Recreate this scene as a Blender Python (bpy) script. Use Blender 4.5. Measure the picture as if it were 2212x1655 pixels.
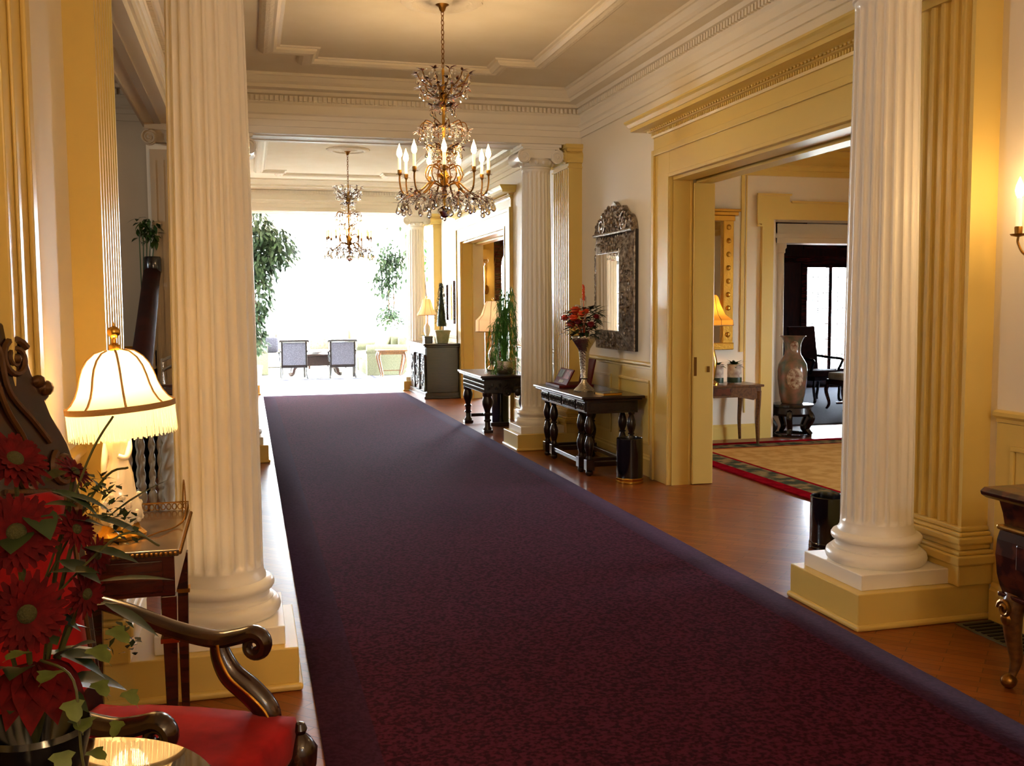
import bpy, math, random
from mathutils import Vector, Matrix, Euler, Quaternion
PI = math.pi
SC = bpy.context.scene
COL = SC.collection
for o in list(bpy.data.objects):
    bpy.data.objects.remove(o)

# ---------------------------------------------------------------- camera
F_PX, CAM_H = 2130.0, 1.53
YAW, PITCH, ROLL = math.radians(14.9), math.radians(4.43), math.radians(-0.35)
cam_d = bpy.data.cameras.new('camera')
cam = bpy.data.objects.new('camera', cam_d)
COL.objects.link(cam)
cam_d.sensor_fit = 'HORIZONTAL'
cam_d.sensor_width = 36.0
cam_d.lens = F_PX / 2212.0 * 36.0
cam_d.clip_start = 0.02
cam_d.clip_end = 400
fw = Vector((math.sin(YAW) * math.cos(PITCH), math.cos(YAW) * math.cos(PITCH), -math.sin(PITCH)))
rt = Vector((math.cos(YAW), -math.sin(YAW), 0))
up = rt.cross(fw)
r2 = math.cos(ROLL) * rt + math.sin(ROLL) * up
u2 = -math.sin(ROLL) * rt + math.cos(ROLL) * up
m = Matrix((r2, u2, -fw)).transposed().to_4x4()
m.translation = Vector((0, 0, CAM_H))
cam.matrix_world = m
SC.camera = cam

# ---------------------------------------------------------------- view, sky
SC.view_settings.view_transform = 'Standard'
SC.view_settings.look = 'None'
SC.view_settings.gamma = 1.0
SC.view_settings.use_curve_mapping = False
SC.view_settings.exposure = 1.4
SKY_STRENGTH = 30.0
world = bpy.data.worlds.new('world')
SC.world = world
world.use_nodes = True
bg = world.node_tree.nodes['Background']
bg.inputs['Color'].default_value = (0.80, 0.90, 1.0, 1)
bg.inputs['Strength'].default_value = SKY_STRENGTH
try:
    SC.cycles.sample_clamp_indirect = 6.0
    SC.cycles.max_bounces = 7
    SC.cycles.diffuse_bounces = 4
    SC.cycles.glossy_bounces = 3
    SC.cycles.transmission_bounces = 6
    SC.cycles.caustics_reflective = False
    SC.cycles.caustics_refractive = False
except Exception:
    pass
CANDLE_W = 4.9       # watts of one candle bulb of the chandeliers
SCONCE_W = 1.9
LAMP_W = 7.0
WARM = (1.0, 0.68, 0.36)

def portal(name, loc, rot, sx, sy):
    l = bpy.data.lights.new(name, 'AREA')
    l.shape = 'RECTANGLE'; l.size = sx; l.size_y = sy
    l.cycles.is_portal = True
    o = bpy.data.objects.new(name, l); COL.objects.link(o)
    o.location = loc; o.rotation_euler = rot
    return o
# an area light shines along its local -Z
portal('window_portal', (0.6, 27.55, 1.8), (-PI / 2, 0, 0), 7.0, 3.4)      # sunroom end
portal('window_portal', (-2.95, 23.0, 1.8), (0, -PI / 2, 0), 3.4, 8.6)       # sunroom left
portal('window_portal', (4.15, 23.0, 1.8), (0, PI / 2, 0), 3.4, 8.6)       # sunroom right
portal('window_portal', (9.75, 6.2, 1.45), (0, PI / 2, 0), 1.2, 1.5)         # drawing room windows
portal('window_portal', (1.42, -3.12, 2.85), (PI / 2, 0, 0), 0.4, 0.3)        # fanlight added behind the viewer to light the near columns
portal('window_portal', (-6.15, 6.6, 2.5), (0, -PI / 2, 0), 0.7, 0.7)       # assumed stair hall window, added for light from the left
portal('window_portal', (10.9, 16.45, 1.3), (-PI / 2, 0, 0), 2.4, 2.2)     # library windows
portal('window_portal', (5.15, 18.35, 1.5), (-PI / 2, 0, 0), 1.3, 2.9)     # arched window

def point(name, loc, watts, color=WARM, radius=0.02):
    l = bpy.data.lights.new(name, 'POINT')
    l.energy = watts; l.color = color; l.shadow_soft_size = radius
    o = bpy.data.objects.new(name, l); COL.objects.link(o)
    o.location = loc
    return o

# ---------------------------------------------------------------- materials
def srgb(c):
    if isinstance(c, str):
        c = [int(c[i:i + 2], 16) / 255 for i in (0, 2, 4)]
    return tuple((x / 12.92 if x <= 0.04045 else ((x + 0.055) / 1.055) ** 2.4) for x in c[:3]) + (1,)

MATS = {}
def mat(name, col, rough=0.5, metal=0.0, col2=None, scale=8.0, detail=4.0, bump=0.0, bscale=None, coat=0.0,
        emit=None, es=0.0, trans=0.0, ior=1.45, stretch=None, spec=0.5, sheen=0.0, lo=0.35, hi=0.65, vor=False):
    m = bpy.data.materials.new(name); m.use_nodes = True
    nt = m.node_tree; b = nt.nodes['Principled BSDF']
    b.inputs['Roughness'].default_value = rough
    b.inputs['Metallic'].default_value = metal
    b.inputs['Specular IOR Level'].default_value = spec
    b.inputs['Coat Weight'].default_value = coat
    b.inputs['Coat Roughness'].default_value = 0.12
    b.inputs['Transmission Weight'].default_value = trans
    b.inputs['IOR'].default_value = ior
    b.inputs['Sheen Weight'].default_value = sheen
    c1 = srgb(col)
    b.inputs['Base Color'].default_value = c1
    if emit:
        b.inputs['Emission Color'].default_value = srgb(emit)
        b.inputs['Emission Strength'].default_value = es
    if col2 or bump:
        tc = nt.nodes.new('ShaderNodeTexCoord')
        src = tc.outputs['Object']
        if stretch:
            mp = nt.nodes.new('ShaderNodeMapping'); mp.inputs['Scale'].default_value = stretch
            nt.links.new(src, mp.inputs['Vector']); src = mp.outputs['Vector']
        if vor:
            nz = nt.nodes.new('ShaderNodeTexVoronoi'); nz.inputs['Scale'].default_value = scale
            out = nz.outputs['Distance']
        else:
            nz = nt.nodes.new('ShaderNodeTexNoise'); nz.inputs['Scale'].default_value = scale
            nz.inputs['Detail'].default_value = detail
            out = nz.outputs['Fac']
        nt.links.new(src, nz.inputs['Vector'])
        if col2:
            r = nt.nodes.new('ShaderNodeValToRGB')
            r.color_ramp.elements[0].position = lo; r.color_ramp.elements[1].position = hi
            r.color_ramp.elements[0].color = c1; r.color_ramp.elements[1].color = srgb(col2)
            nt.links.new(out, r.inputs['Fac']); nt.links.new(r.outputs['Color'], b.inputs['Base Color'])
        if bump:
            if bscale:
                n2 = nt.nodes.new('ShaderNodeTexNoise'); n2.inputs['Scale'].default_value = bscale
                n2.inputs['Detail'].default_value = 3
                nt.links.new(src, n2.inputs['Vector']); out = n2.outputs['Fac']
            bp = nt.nodes.new('ShaderNodeBump'); bp.inputs['Strength'].default_value = bump
            bp.inputs['Distance'].default_value = 0.01
            nt.links.new(out, bp.inputs['Height']); nt.links.new(bp.outputs['Normal'], b.inputs['Normal'])
    MATS[name] = m
    return m

mat('white_paint', 'f0e6d4', 0.42, spec=0.4)
mat('column_paint', 'f5eee2', 0.34, spec=0.5)
mat('wall_paint', 'f0e4cd', 0.55)
mat('shade_taupe_paint', 'b9a78c', 0.7, bump=0.08, bscale=70)  # cream darkened to taupe: the stair hall's shade put into the colour
mat('trim_paint', 'e1c26c', 0.30, spec=0.5)
mat('ceiling_paint', 'efe5d3', 0.8, col2='eadfca', scale=3)
mat('ornament_plaster', 'ece2d0', 0.6, bump=0.9, scale=38, detail=6)
mat('dark_oak', '2c1712', 0.30, col2='1a0d0c', scale=6, stretch=(1, 1, 12), coat=0.4)
mat('carved_oak', '26140f', 0.30, col2='150b0a', scale=30, bump=0.5, coat=0.35)
mat('ebony', '120b0d', 0.22, coat=0.5)
mat('rail_wood', '35120f', 0.75, col2='220b0a', scale=6, spec=0.2)
mat('mahogany', '4a1c12', 0.25, col2='2b0f0b', scale=5, stretch=(1, 8, 8), coat=0.5)
mat('walnut', '6b4522', 0.32, col2='4a2c14', scale=5, stretch=(8, 1, 8), coat=0.3)
mat('marquetry', '5a2a18', 0.28, col2='2e120c', scale=14, detail=8, coat=0.5, lo=0.45, hi=0.55)
mat('chair_wood', '3a1d14', 0.26, col2='1e0e0b', scale=14, coat=0.5)
mat('gilt', 'b98a35', 0.32, metal=0.9, bump=0.3, bscale=60)
mat('brass', 'd9a84a', 0.22, metal=1.0)
mat('old_brass', '8a6128', 0.35, metal=0.9, bump=0.2, bscale=80)
mat('chandelier_metal', '6e3f22', 0.35, metal=0.75, col2='4a2418', scale=30)
mat('pale_stone', 'deddda', 0.2, col2='cfcdca', scale=3, coat=0.3)
mat('silver', 'c9c2b6', 0.25, metal=1.0, bump=0.5, bscale=70)
mat('silver_frame', 'b0a291', 0.32, metal=0.95, bump=0.7, bscale=55, col2='6a5d50', scale=30)
mat('mirror_glass', 'e8e6e0', 0.02, metal=1.0)
mat('black_lacquer', '07070b', 0.15, coat=0.6)
mat('red_velvet', 'a30d0f', 0.9, sheen=0.05, col2='86080b', scale=12, bump=0.1, spec=0.15)
mat('porcelain', 'f1e8d8', 0.18, bump=0.25, bscale=25, coat=0.5)
mat('crystal', 'ffffff', 0.02, trans=1.0, ior=1.55)
mat('red_crystal', 'b3142a', 0.08, trans=0.6, ior=1.5)
mat('candle_wax', 'f2e2bd', 0.5, emit='ffdf9a', es=0.35)
mat('candle_bulb', 'ffffff', 0.3, emit='ffd68a', es=11.0)
mat('sage_fabric', '77775e', 0.9, col2='686850', scale=40, bump=0.15)
mat('cream_fabric', 'd9d2bd', 0.9, col2='c5bda5', scale=30)
mat('damask', '54525c', 0.8, col2='403e48', scale=45, vor=True, lo=0.2, hi=0.5)
mat('floral_fabric', 'cfc4b0', 0.9, col2='a58d80', scale=18)
mat('leaf_dark', '1d2a14', 0.45, col2='2a3b1c', scale=10)
mat('leaf_mid', '3c5a24', 0.45, col2='2c4519', scale=10)
mat('leaf_tree', '2f4228', 0.5, col2='46583a', scale=5)
mat('leaf_ivy', '45521f', 0.5, col2='626e34', scale=25)
mat('fern', '5a9636', 0.45, col2='3f7a26', scale=8)
mat('stem', '4a4a22', 0.6)
mat('bark', '6b5138', 0.8, col2='503b28', scale=20, bump=0.4)
mat('petal_red', '5c070b', 0.85, col2='420508', scale=40, spec=0.2)
mat('petal_core', '3d3a14', 0.8, bump=0.5, bscale=300)
mat('petal_orange', 'e8602c', 0.6, col2='cf4420', scale=30)
mat('petal_white', 'd9cfbc', 0.6)
mat('petal_wine', '7a1420', 0.6)
mat('soil', '2a1d14', 0.9)
mat('stone_pot', 'b9b3a0', 0.7, col2='8f9a80', scale=9, bump=0.2)
mat('white_urn', 'd8d4cc', 0.6, bump=0.2, bscale=20)
mat('iron', '14110f', 0.5, metal=0.6)
mat('vent_metal', '6a6a58', 0.5, metal=0.4)
mat('red_leather', '5a1012', 0.6, spec=0.2)
mat('stair_carpet', '5a1416', 0.95, bump=0.2, bscale=200)
mat('plaster_relief', 'a89a86', 0.75, bump=1.0, scale=28, detail=6)
mat('grey_baluster', 'b3a892', 0.4, coat=0.1)
mat('lead', '2a2a2a', 0.5)
mat('library_wood', '3c1a10', 0.35, col2='27100a', scale=4, stretch=(6, 6, 1), coat=0.3)
mat('library_carpet', '565a6c', 0.95, col2='4a4e60', scale=40)
mat('glazed_clay', '4a4034', 0.25, col2='6a5d48', scale=7, coat=0.4)
mat('paper', 'cfc7b4', 0.7)
mat('photo_print', '5c6660', 0.5, col2='2f3538', scale=20)
mat('rose_print', '9c2f2c', 0.5, col2='5e1a1c', scale=30)
mat('outdoor_ground', 'b9bdb0', 0.9, col2='a4ab98', scale=2)  # paled towards neutral to bounce more daylight indoors

def fabric_shade(name, col, glow, es, tr=0.5):
    m = bpy.data.materials.new(name); m.use_nodes = True
    nt = m.node_tree; b = nt.nodes['Principled BSDF']; out = nt.nodes['Material Output']
    b.inputs['Base Color'].default_value = srgb(col); b.inputs['Roughness'].default_value = 0.9
    b.inputs['Emission Color'].default_value = srgb(glow); b.inputs['Emission Strength'].default_value = es
    t = nt.nodes.new('ShaderNodeBsdfTranslucent'); t.inputs['Color'].default_value = srgb(col)
    mx = nt.nodes.new('ShaderNodeMixShader'); mx.inputs[0].default_value = tr
    nt.links.new(b.outputs[0], mx.inputs[1]); nt.links.new(t.outputs[0], mx.inputs[2])
    nt.links.new(mx.outputs[0], out.inputs['Surface'])
    MATS[name] = m
fabric_shade('lamp_silk', 'f3e3bd', 'ffdf9a', 0.16, 0.3)
fabric_shade('lamp_fringe', 'f0deb4', 'ffdf9a', 0.14, 0.3)
fabric_shade('lamp_pink', 'efd8c2', 'ffc890', 0.22, 0.2)
fabric_shade('lamp_peach', 'e8b994', 'ff9f5a', 0.35, 0.3)
fabric_shade('lamp_gold', 'c98f35', 'ffa52e', 0.12, 0.3)
mat('shade_braid', 'b08a58', 0.8, bump=0.4, bscale=200)

def glass_pane():
    m = bpy.data.materials.new('window_glass'); m.use_nodes = True
    nt = m.node_tree; out = nt.nodes['Material Output']; nt.nodes.remove(nt.nodes['Principled BSDF'])
    tr = nt.nodes.new('ShaderNodeBsdfTransparent'); gl = nt.nodes.new('ShaderNodeBsdfGlossy'); gl.inputs['Roughness'].default_value = 0.02
    fr = nt.nodes.new('ShaderNodeFresnel'); fr.inputs['IOR'].default_value = 1.3
    mx = nt.nodes.new('ShaderNodeMixShader')
    nt.links.new(fr.outputs[0], mx.inputs[0]); nt.links.new(tr.outputs[0], mx.inputs[1]); nt.links.new(gl.outputs[0], mx.inputs[2])
    nt.links.new(mx.outputs[0], out.inputs['Surface'])
    MATS['window_glass'] = m
glass_pane()

def wood_floor():
    m = bpy.data.materials.new('parquet'); m.use_nodes = True
    nt = m.node_tree; b = nt.nodes['Principled BSDF']; L = nt.links.new
    tc = nt.nodes.new('ShaderNodeTexCoord')
    mp = nt.nodes.new('ShaderNodeMapping'); mp.inputs['Rotation'].default_value = (0, 0, PI / 4)
    L(tc.outputs['Object'], mp.inputs['Vector'])
    br = nt.nodes.new('ShaderNodeTexBrick'); br.inputs['Scale'].default_value = 2.2
    br.offset = 0.5
    br.inputs['Color1'].default_value = srgb('96501f'); br.inputs['Color2'].default_value = srgb('7d3d16')
    br.inputs['Mortar'].default_value = srgb('5a2c14'); br.inputs['Mortar Size'].default_value = 0.004
    br.inputs['Brick Width'].default_value = 0.7; br.inputs['Row Height'].default_value = 0.13
    L(mp.outputs['Vector'], br.inputs['Vector'])
    nz = nt.nodes.new('ShaderNodeTexNoise'); nz.inputs['Scale'].default_value = 5; nz.inputs['Detail'].default_value = 6
    m2 = nt.nodes.new('ShaderNodeMapping'); m2.inputs['Scale'].default_value = (1, 7, 1); m2.inputs['Rotation'].default_value = (0, 0, PI / 4)
    L(tc.outputs['Object'], m2.inputs['Vector']); L(m2.outputs['Vector'], nz.inputs['Vector'])
    mx = nt.nodes.new('ShaderNodeMixRGB'); mx.blend_type = 'MULTIPLY'; mx.inputs[0].default_value = 0.5
    rp = nt.nodes.new('ShaderNodeValToRGB'); rp.color_ramp.elements[0].color = (0.45, 0.4, 0.38, 1); rp.color_ramp.elements[1].color = (1, 1, 1, 1)
    L(nz.outputs['Fac'], rp.inputs['Fac']); L(br.outputs['Color'], mx.inputs[1]); L(rp.outputs['Color'], mx.inputs[2])
    L(mx.outputs[0], b.inputs['Base Color'])
    b.inputs['Roughness'].default_value = 0.38
    b.inputs['Specular IOR Level'].default_value = 0.25
    b.inputs['Coat Weight'].default_value = 0.25; b.inputs['Coat Roughness'].default_value = 0.14
    bp = nt.nodes.new('ShaderNodeBump'); bp.inputs['Strength'].default_value = 0.08; bp.inputs['Distance'].default_value = 0.01
    L(nz.outputs['Fac'], bp.inputs['Height']); L(bp.outputs['Normal'], b.inputs['Normal'])
    MATS['parquet'] = m
wood_floor()

def rug_mat(name, x0, x1, y0, y1, bands, field, field2, scale, rough=0.95, sheen=0.0, spec=0.0):
    """bands: (distance from the edge, colour, colour2) from outside in"""
    m = bpy.data.materials.new(name); m.use_nodes = True
    nt = m.node_tree; b = nt.nodes['Principled BSDF']; L = nt.links.new
    tc = nt.nodes.new('ShaderNodeTexCoord'); sp = nt.nodes.new('ShaderNodeSeparateXYZ'); L(tc.outputs['Object'], sp.inputs[0])
    def math_(op, a, b_=None):
        n = nt.nodes.new('ShaderNodeMath'); n.operation = op
        for i, v in enumerate((a, b_)):
            if v is None: continue
            if isinstance(v, (int, float)): n.inputs[i].default_value = v
            else: L(v, n.inputs[i])
        return n.outputs[0]
    d = math_('MINIMUM', math_('MINIMUM', math_('SUBTRACT', sp.outputs[0], x0), math_('SUBTRACT', x1, sp.outputs[0])),
              math_('MINIMUM', math_('SUBTRACT', sp.outputs[1], y0), math_('SUBTRACT', y1, sp.outputs[1])))
    nz = nt.nodes.new('ShaderNodeTexNoise'); nz.inputs['Scale'].default_value = scale; nz.inputs['Detail'].default_value = 5
    L(tc.outputs['Object'], nz.inputs['Vector'])
    def two(c1, c2):
        r = nt.nodes.new('ShaderNodeValToRGB'); r.color_ramp.elements[0].position = 0.42; r.color_ramp.elements[1].position = 0.58
        r.color_ramp.elements[0].color = srgb(c1); r.color_ramp.elements[1].color = srgb(c2); L(nz.outputs['Fac'], r.inputs['Fac']); return r.outputs['Color']
    cur = two(field, field2)
    for dist, c1, c2 in reversed(bands):
        g = math_('LESS_THAN', d, dist)
        mx = nt.nodes.new('ShaderNodeMixRGB'); L(g, mx.inputs[0]); L(cur, mx.inputs[1]); L(two(c1, c2), mx.inputs[2]); cur = mx.outputs[0]
    L(cur, b.inputs['Base Color']); b.inputs['Roughness'].default_value = rough
    b.inputs['Specular IOR Level'].default_value = spec
    b.inputs['Sheen Weight'].default_value = sheen; b.inputs['Sheen Roughness'].default_value = 0.22; b.inputs['Sheen Tint'].default_value = (0.85, 0.66, 0.95, 1)
    bp = nt.nodes.new('ShaderNodeBump'); bp.inputs['Strength'].default_value = 0.4; bp.inputs['Distance'].default_value = 0.004
    L(nz.outputs['Fac'], bp.inputs['Height']); L(bp.outputs['Normal'], b.inputs['Normal'])
    MATS[name] = m
# ---------------------------------------------------------------- mesh builder
class MB:
    def __init__(s):
        s.v = []; s.f = []
    def mark(s): return len(s.v)
    def xf(s, M, i0=0):
        for i in range(i0, len(s.v)):
            s.v[i] = tuple(M @ Vector(s.v[i]))
        return s
    def box(s, x0, x1, y0, y1, z0, z1):
        n = len(s.v)
        s.v += [(x0, y0, z0), (x1, y0, z0), (x1, y1, z0), (x0, y1, z0), (x0, y0, z1), (x1, y0, z1), (x1, y1, z1), (x0, y1, z1)]
        s.f += [tuple(n + i for i in q) for q in ((0, 3, 2, 1), (4, 5, 6, 7), (0, 1, 5, 4), (1, 2, 6, 5), (2, 3, 7, 6), (3, 0, 4, 7))]
        return s
    def taper(s, c, a, b, z0, z1):
        """four-sided tapered post: half size a at z0, b at z1 (numbers or pairs)"""
        n = len(s.v)
        for (h, z, o) in ((a, z0, c), (b, z1, c)):
            hx, hy = (h, h) if not isinstance(h, tuple) else h
            s.v += [(o[0] - hx, o[1] - hy, z), (o[0] + hx, o[1] - hy, z), (o[0] + hx, o[1] + hy, z), (o[0] - hx, o[1] + hy, z)]
        s.f += [tuple(n + i for i in q) for q in ((0, 3, 2, 1), (4, 5, 6, 7), (0, 1, 5, 4), (1, 2, 6, 5), (2, 3, 7, 6), (3, 0, 4, 7))]
        return s
    def lathe(s, prof, n=20, c=(0, 0, 0), rfun=None, cap=True, a0=0.0):
        i0 = len(s.v)
        for (r, z) in prof:
            for k in range(n):
                t = 2 * PI * k / n + a0
                rr = rfun(t, z, r) if rfun else r
                s.v.append((c[0] + rr * math.cos(t), c[1] + rr * math.sin(t), c[2] + z))
        for j in range(len(prof) - 1):
            for k in range(n):
                a = i0 + j * n + k; b = i0 + j * n + (k + 1) % n
                s.f.append((a, b, b + n, a + n))
        if cap:
            s.f.append(tuple(i0 + k for k in range(n))[::-1])
            s.f.append(tuple(i0 + (len(prof) - 1) * n + k for k in range(n)))
        return s
    def tube(s, path, r, n=8, cap=True, flat=1.0, closed=False):
        P = [Vector(p) for p in path]; m = len(P)
        R = r if isinstance(r, (list, tuple)) else [r] * m
        i0 = len(s.v)
        T = []
        for i in range(m):
            if closed: d = P[(i + 1) % m] - P[i - 1]
            else: d = P[min(i + 1, m - 1)] - P[max(i - 1, 0)]
            T.append(d.normalized() if d.length > 1e-9 else Vector((0, 0, 1)))
        ref = Vector((0, 0, 1)) if abs(T[0].z) < 0.9 else Vector((1, 0, 0))
        nrm = (ref - T[0] * ref.dot(T[0])).normalized()
        for i in range(m):
            nrm = nrm - T[i] * nrm.dot(T[i])
            nrm = nrm.normalized() if nrm.length > 1e-6 else T[i].orthogonal().normalized()
            bi = T[i].cross(nrm)
            for k in range(n):
                t = 2 * PI * k / n
                s.v.append(tuple(P[i] + R[i] * (math.cos(t) * nrm + flat * math.sin(t) * bi)))
        for i in range(m if closed else m - 1):
            for k in range(n):
                a = i0 + i * n + k; b = i0 + i * n + (k + 1) % n
                c = i0 + ((i + 1) % m) * n + (k + 1) % n; d = i0 + ((i + 1) % m) * n + k
                s.f.append((a, b, c, d))
        if cap and not closed:
            s.f.append(tuple(i0 + k for k in range(n))[::-1])
            s.f.append(tuple(i0 + (m - 1) * n + k for k in range(n)))
        return s
    def ball(s, c, r, n=10, m=6):
        rx, ry, rz = r if isinstance(r, (tuple, list)) else (r, r, r)
        i0 = len(s.v)
        s.v.append((c[0], c[1], c[2] - rz))
        for j in range(1, m):
            ph = -PI / 2 + PI * j / m
            for k in range(n):
                t = 2 * PI * k / n
                s.v.append((c[0] + rx * math.cos(ph) * math.cos(t), c[1] + ry * math.cos(ph) * math.sin(t), c[2] + rz * math.sin(ph)))
        s.v.append((c[0], c[1], c[2] + rz)); e = len(s.v) - 1
        for k in range(n):
            s.f.append((i0, i0 + 1 + (k + 1) % n, i0 + 1 + k))
            b = i0 + 1 + (m - 2) * n
            s.f.append((b + k, b + (k + 1) % n, e))
        for j in range(m - 2):
            for k in range(n):
                a = i0 + 1 + j * n + k; b = i0 + 1 + j * n + (k + 1) % n
                s.f.append((a, b, b + n, a + n))
        return s
    def prism(s, poly, a, b, plane='xy'):
        """polygon in the named plane pulled from a to b on the third axis"""
        i0 = len(s.v); n = len(poly)
        for h in (a, b):
            for (p, q) in poly:
                s.v.append({'xy': (p, q, h), 'xz': (p, h, q), 'yz': (h, p, q)}[plane])
        s.f.append(tuple(range(i0, i0 + n))[::-1]); s.f.append(tuple(range(i0 + n, i0 + 2 * n)))
        for k in range(n):
            s.f.append((i0 + k, i0 + (k + 1) % n, i0 + n + (k + 1) % n, i0 + n + k))
        return s
    def sweep(s, prof, path, closed=True, side=1):
        """profile of (offset, z) along a flat path in XY with mitred corners; offset to the left of travel * side"""
        P = [Vector((p[0], p[1], 0)) for p in path]; m = len(P); i0 = len(s.v); k = len(prof)
        for i in range(m):
            d1 = (P[i] - P[i - 1]).normalized() if (closed or i > 0) else None
            d2 = (P[(i + 1) % m] - P[i]).normalized() if (closed or i < m - 1) else None
            if d1 is None: d1 = d2
            if d2 is None: d2 = d1
            n1 = Vector((-d1.y, d1.x, 0)); n2 = Vector((-d2.y, d2.x, 0))
            b = n1 + n2; b = b / max(0.2, b.dot(n1))
            for (o, z) in prof:
                q = P[i] + b * (o * side)
                s.v.append((q.x, q.y, z))
        for i in range(m if closed else m - 1):
            j = (i + 1) % m
            for t in range(k - 1):
                s.f.append((i0 + i * k + t, i0 + j * k + t, i0 + j * k + t + 1, i0 + i * k + t + 1))
        if not closed:
            s.f.append(tuple(i0 + t for t in range(k)))
            s.f.append(tuple(i0 + (m - 1) * k + t for t in range(k))[::-1])
        return s
    def leaf(s, base, d, up, L, Wd, bend=0.2, seg=4, fold=0.15, shape=None):
        """bent leaf blade with a mid rib: 2*seg quads"""
        d = Vector(d).normalized(); up = Vector(up); up = (up - d * up.dot(d))
        up = up.normalized() if up.length > 1e-5 else d.orthogonal().normalized()
        sd = d.cross(up); i0 = len(s.v); b = Vector(base)
        for i in range(seg + 1):
            t = i / seg
            w = Wd * 0.5 * ((shape(t)) if shape else (math.sin(PI * min(1, 0.06 + 0.94 * t ** 0.8))))
            c = b + d * (L * t) - up * (bend * L * t * t)
            s.v += [tuple(c - sd * w + up * (fold * w)), tuple(c), tuple(c + sd * w + up * (fold * w))]
        for i in range(seg):
            a = i0 + 3 * i
            s.f += [(a, a + 1, a + 4, a + 3), (a + 1, a + 2, a + 5, a + 4)]
        return s
    def grid(s, fn, nu, nv):
        i0 = len(s.v)
        for i in range(nu + 1):
            for j in range(nv + 1):
                s.v.append(tuple(fn(i / nu, j / nv)))
        for i in range(nu):
            for j in range(nv):
                a = i0 + i * (nv + 1) + j
                s.f.append((a, a + nv + 1, a + nv + 2, a + 1))
        return s
    def cushion(s, x0, x1, y0, y1, z0, z1, p=3.0, n=10):
        """pillowy box"""
        i0 = len(s.v); cx, cy, cz = (x0 + x1) / 2, (y0 + y1) / 2, (z0 + z1) / 2
        hx, hy, hz = (x1 - x0) / 2, (y1 - y0) / 2, (z1 - z0) / 2
        tmp = MB().ball((0, 0, 0), 1.0, n * 2, n)
        def se(a): return math.copysign(abs(a) ** (1 / p), a)
        for v in tmp.v:
            mx = max(abs(v[0]), abs(v[1]), abs(v[2]))
            q = [v[i] / mx * 0.5 + se(v[i]) * 0.5 for i in range(3)]
            s.v.append((cx + hx * max(-1, min(1, q[0])), cy + hy * max(-1, min(1, q[1])), cz + hz * max(-1, min(1, q[2]))))
        s.f += [tuple(i0 + k for k in f) for f in tmp.f]
        return s

def spiral(c, r0, r1, turns, a0, n=28, plane='xz'):
    out = []
    for i in range(n + 1):
        t = i / n; r = r0 + (r1 - r0) * t; a = a0 + turns * 2 * PI * t
        u, w = r * math.cos(a), r * math.sin(a)
        out.append({'xz': (c[0] + u, c[1], c[2] + w), 'yz': (c[0], c[1] + u, c[2] + w), 'xy': (c[0] + u, c[1] + w, c[2])}[plane])
    return out

def bez(pts, n=8):
    """Catmull-Rom through the points"""
    P = [Vector(p) for p in pts]; out = []
    for i in range(len(P) - 1):
        p0 = P[max(i - 1, 0)]; p1 = P[i]; p2 = P[i + 1]; p3 = P[min(i + 2, len(P) - 1)]
        for k in range(n):
            t = k / n
            out.append(tuple(0.5 * ((2 * p1) + (p2 - p0) * t + (2 * p0 - 5 * p1 + 4 * p2 - p3) * t * t + (3 * p1 - p0 - 3 * p2 + p3) * t ** 3)))
    out.append(tuple(P[-1]))
    return out

def link(name, mb, mt, parent=None, smooth=False, bevel=0.0, loc=None, kind=None, label=None, angle=40):
    me = mb if isinstance(mb, bpy.types.Mesh) else bpy.data.meshes.new(name)
    if not isinstance(mb, bpy.types.Mesh):
        me.from_pydata(mb.v, [], mb.f); me.validate(); me.update()
        me.materials.append(MATS[mt] if isinstance(mt, str) else mt)
        if smooth:
            for p in me.polygons: p.use_smooth = True
            if angle < 179:
                try: me.set_sharp_from_angle(angle=math.radians(angle))
                except Exception: pass
    o = bpy.data.objects.new(name, me); COL.objects.link(o)
    if parent is not None: o.parent = parent
    if loc is not None: o.location = loc
    if bevel:
        md = o.modifiers.new('bevel', 'BEVEL'); md.width = bevel; md.segments = 2; md.limit_method = 'ANGLE'
    if kind: o['kind'] = kind
    if label: o['label'] = label
    return o

def tag(o, label, cat, group=None):
    o['label'] = label; o['category'] = cat
    if group: o['group'] = group
    return o

def thing(name, label, cat, loc=(0, 0, 0), rz=0.0, group=None):
    o = bpy.data.objects.new(name, None); COL.objects.link(o)
    o.empty_display_size = 0.1
    o.location = loc; o.rotation_euler = (0, 0, rz)
    return tag(o, label, cat, group)

def struct(name, mb, mt, parent=None, smooth=False, bevel=0.0, label=None):
    o = link(name, mb, mt, parent, smooth, bevel)
    if parent is None: o['kind'] = 'structure'
    if label: o['label'] = label
    return o

def rot_to(d):
    return Vector((0, 0, 1)).rotation_difference(Vector(d).normalized()).to_matrix().to_4x4()
# ================================================================ THE SETTING
XL, XR = -0.63, 3.45          # hall walls
ZC, ZB = 3.76, 3.23           # ceiling, underside of the cross beams
rug_mat('hall_carpet', 0.21, 2.665, -3.0, 17.5, [(0.19, '3c1e30', '321828')], '4c1b2b', '2e1019', 55, 0.95, 0.06, 0.015)
rug_mat('room_rug', 0, 3.6, 0, 5.9, [(0.14, '8a0f1c', '740c18'), (0.36, '3f4638', '8a7450'), (0.40, '8a0f1c', '7a0e18')], 'c29a5e', 'b0884e', 7)
rug_mat('sun_rug', 0, 4.0, 0, 4.2, [(0.06, '6a6a78', '5a5a68'), (0.5, '9a9a96', '77787c')], 'b5b0a2', 'a19c90', 9)

struct('floor', MB().box(-6, 13.5, -3, 28, -0.12, 0), 'parquet', label='polished reddish parquet floor of the hall and rooms')
struct('ground', MB().box(-40, 60, 28, 90, -0.35, -0.2).box(9.9, 60, -20, 28, -0.35, -0.2).box(-40, -6, 10, 28, -0.35, -0.2), 'outdoor_ground', label='pale ground outside the windows, lightened to bounce daylight')

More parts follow.
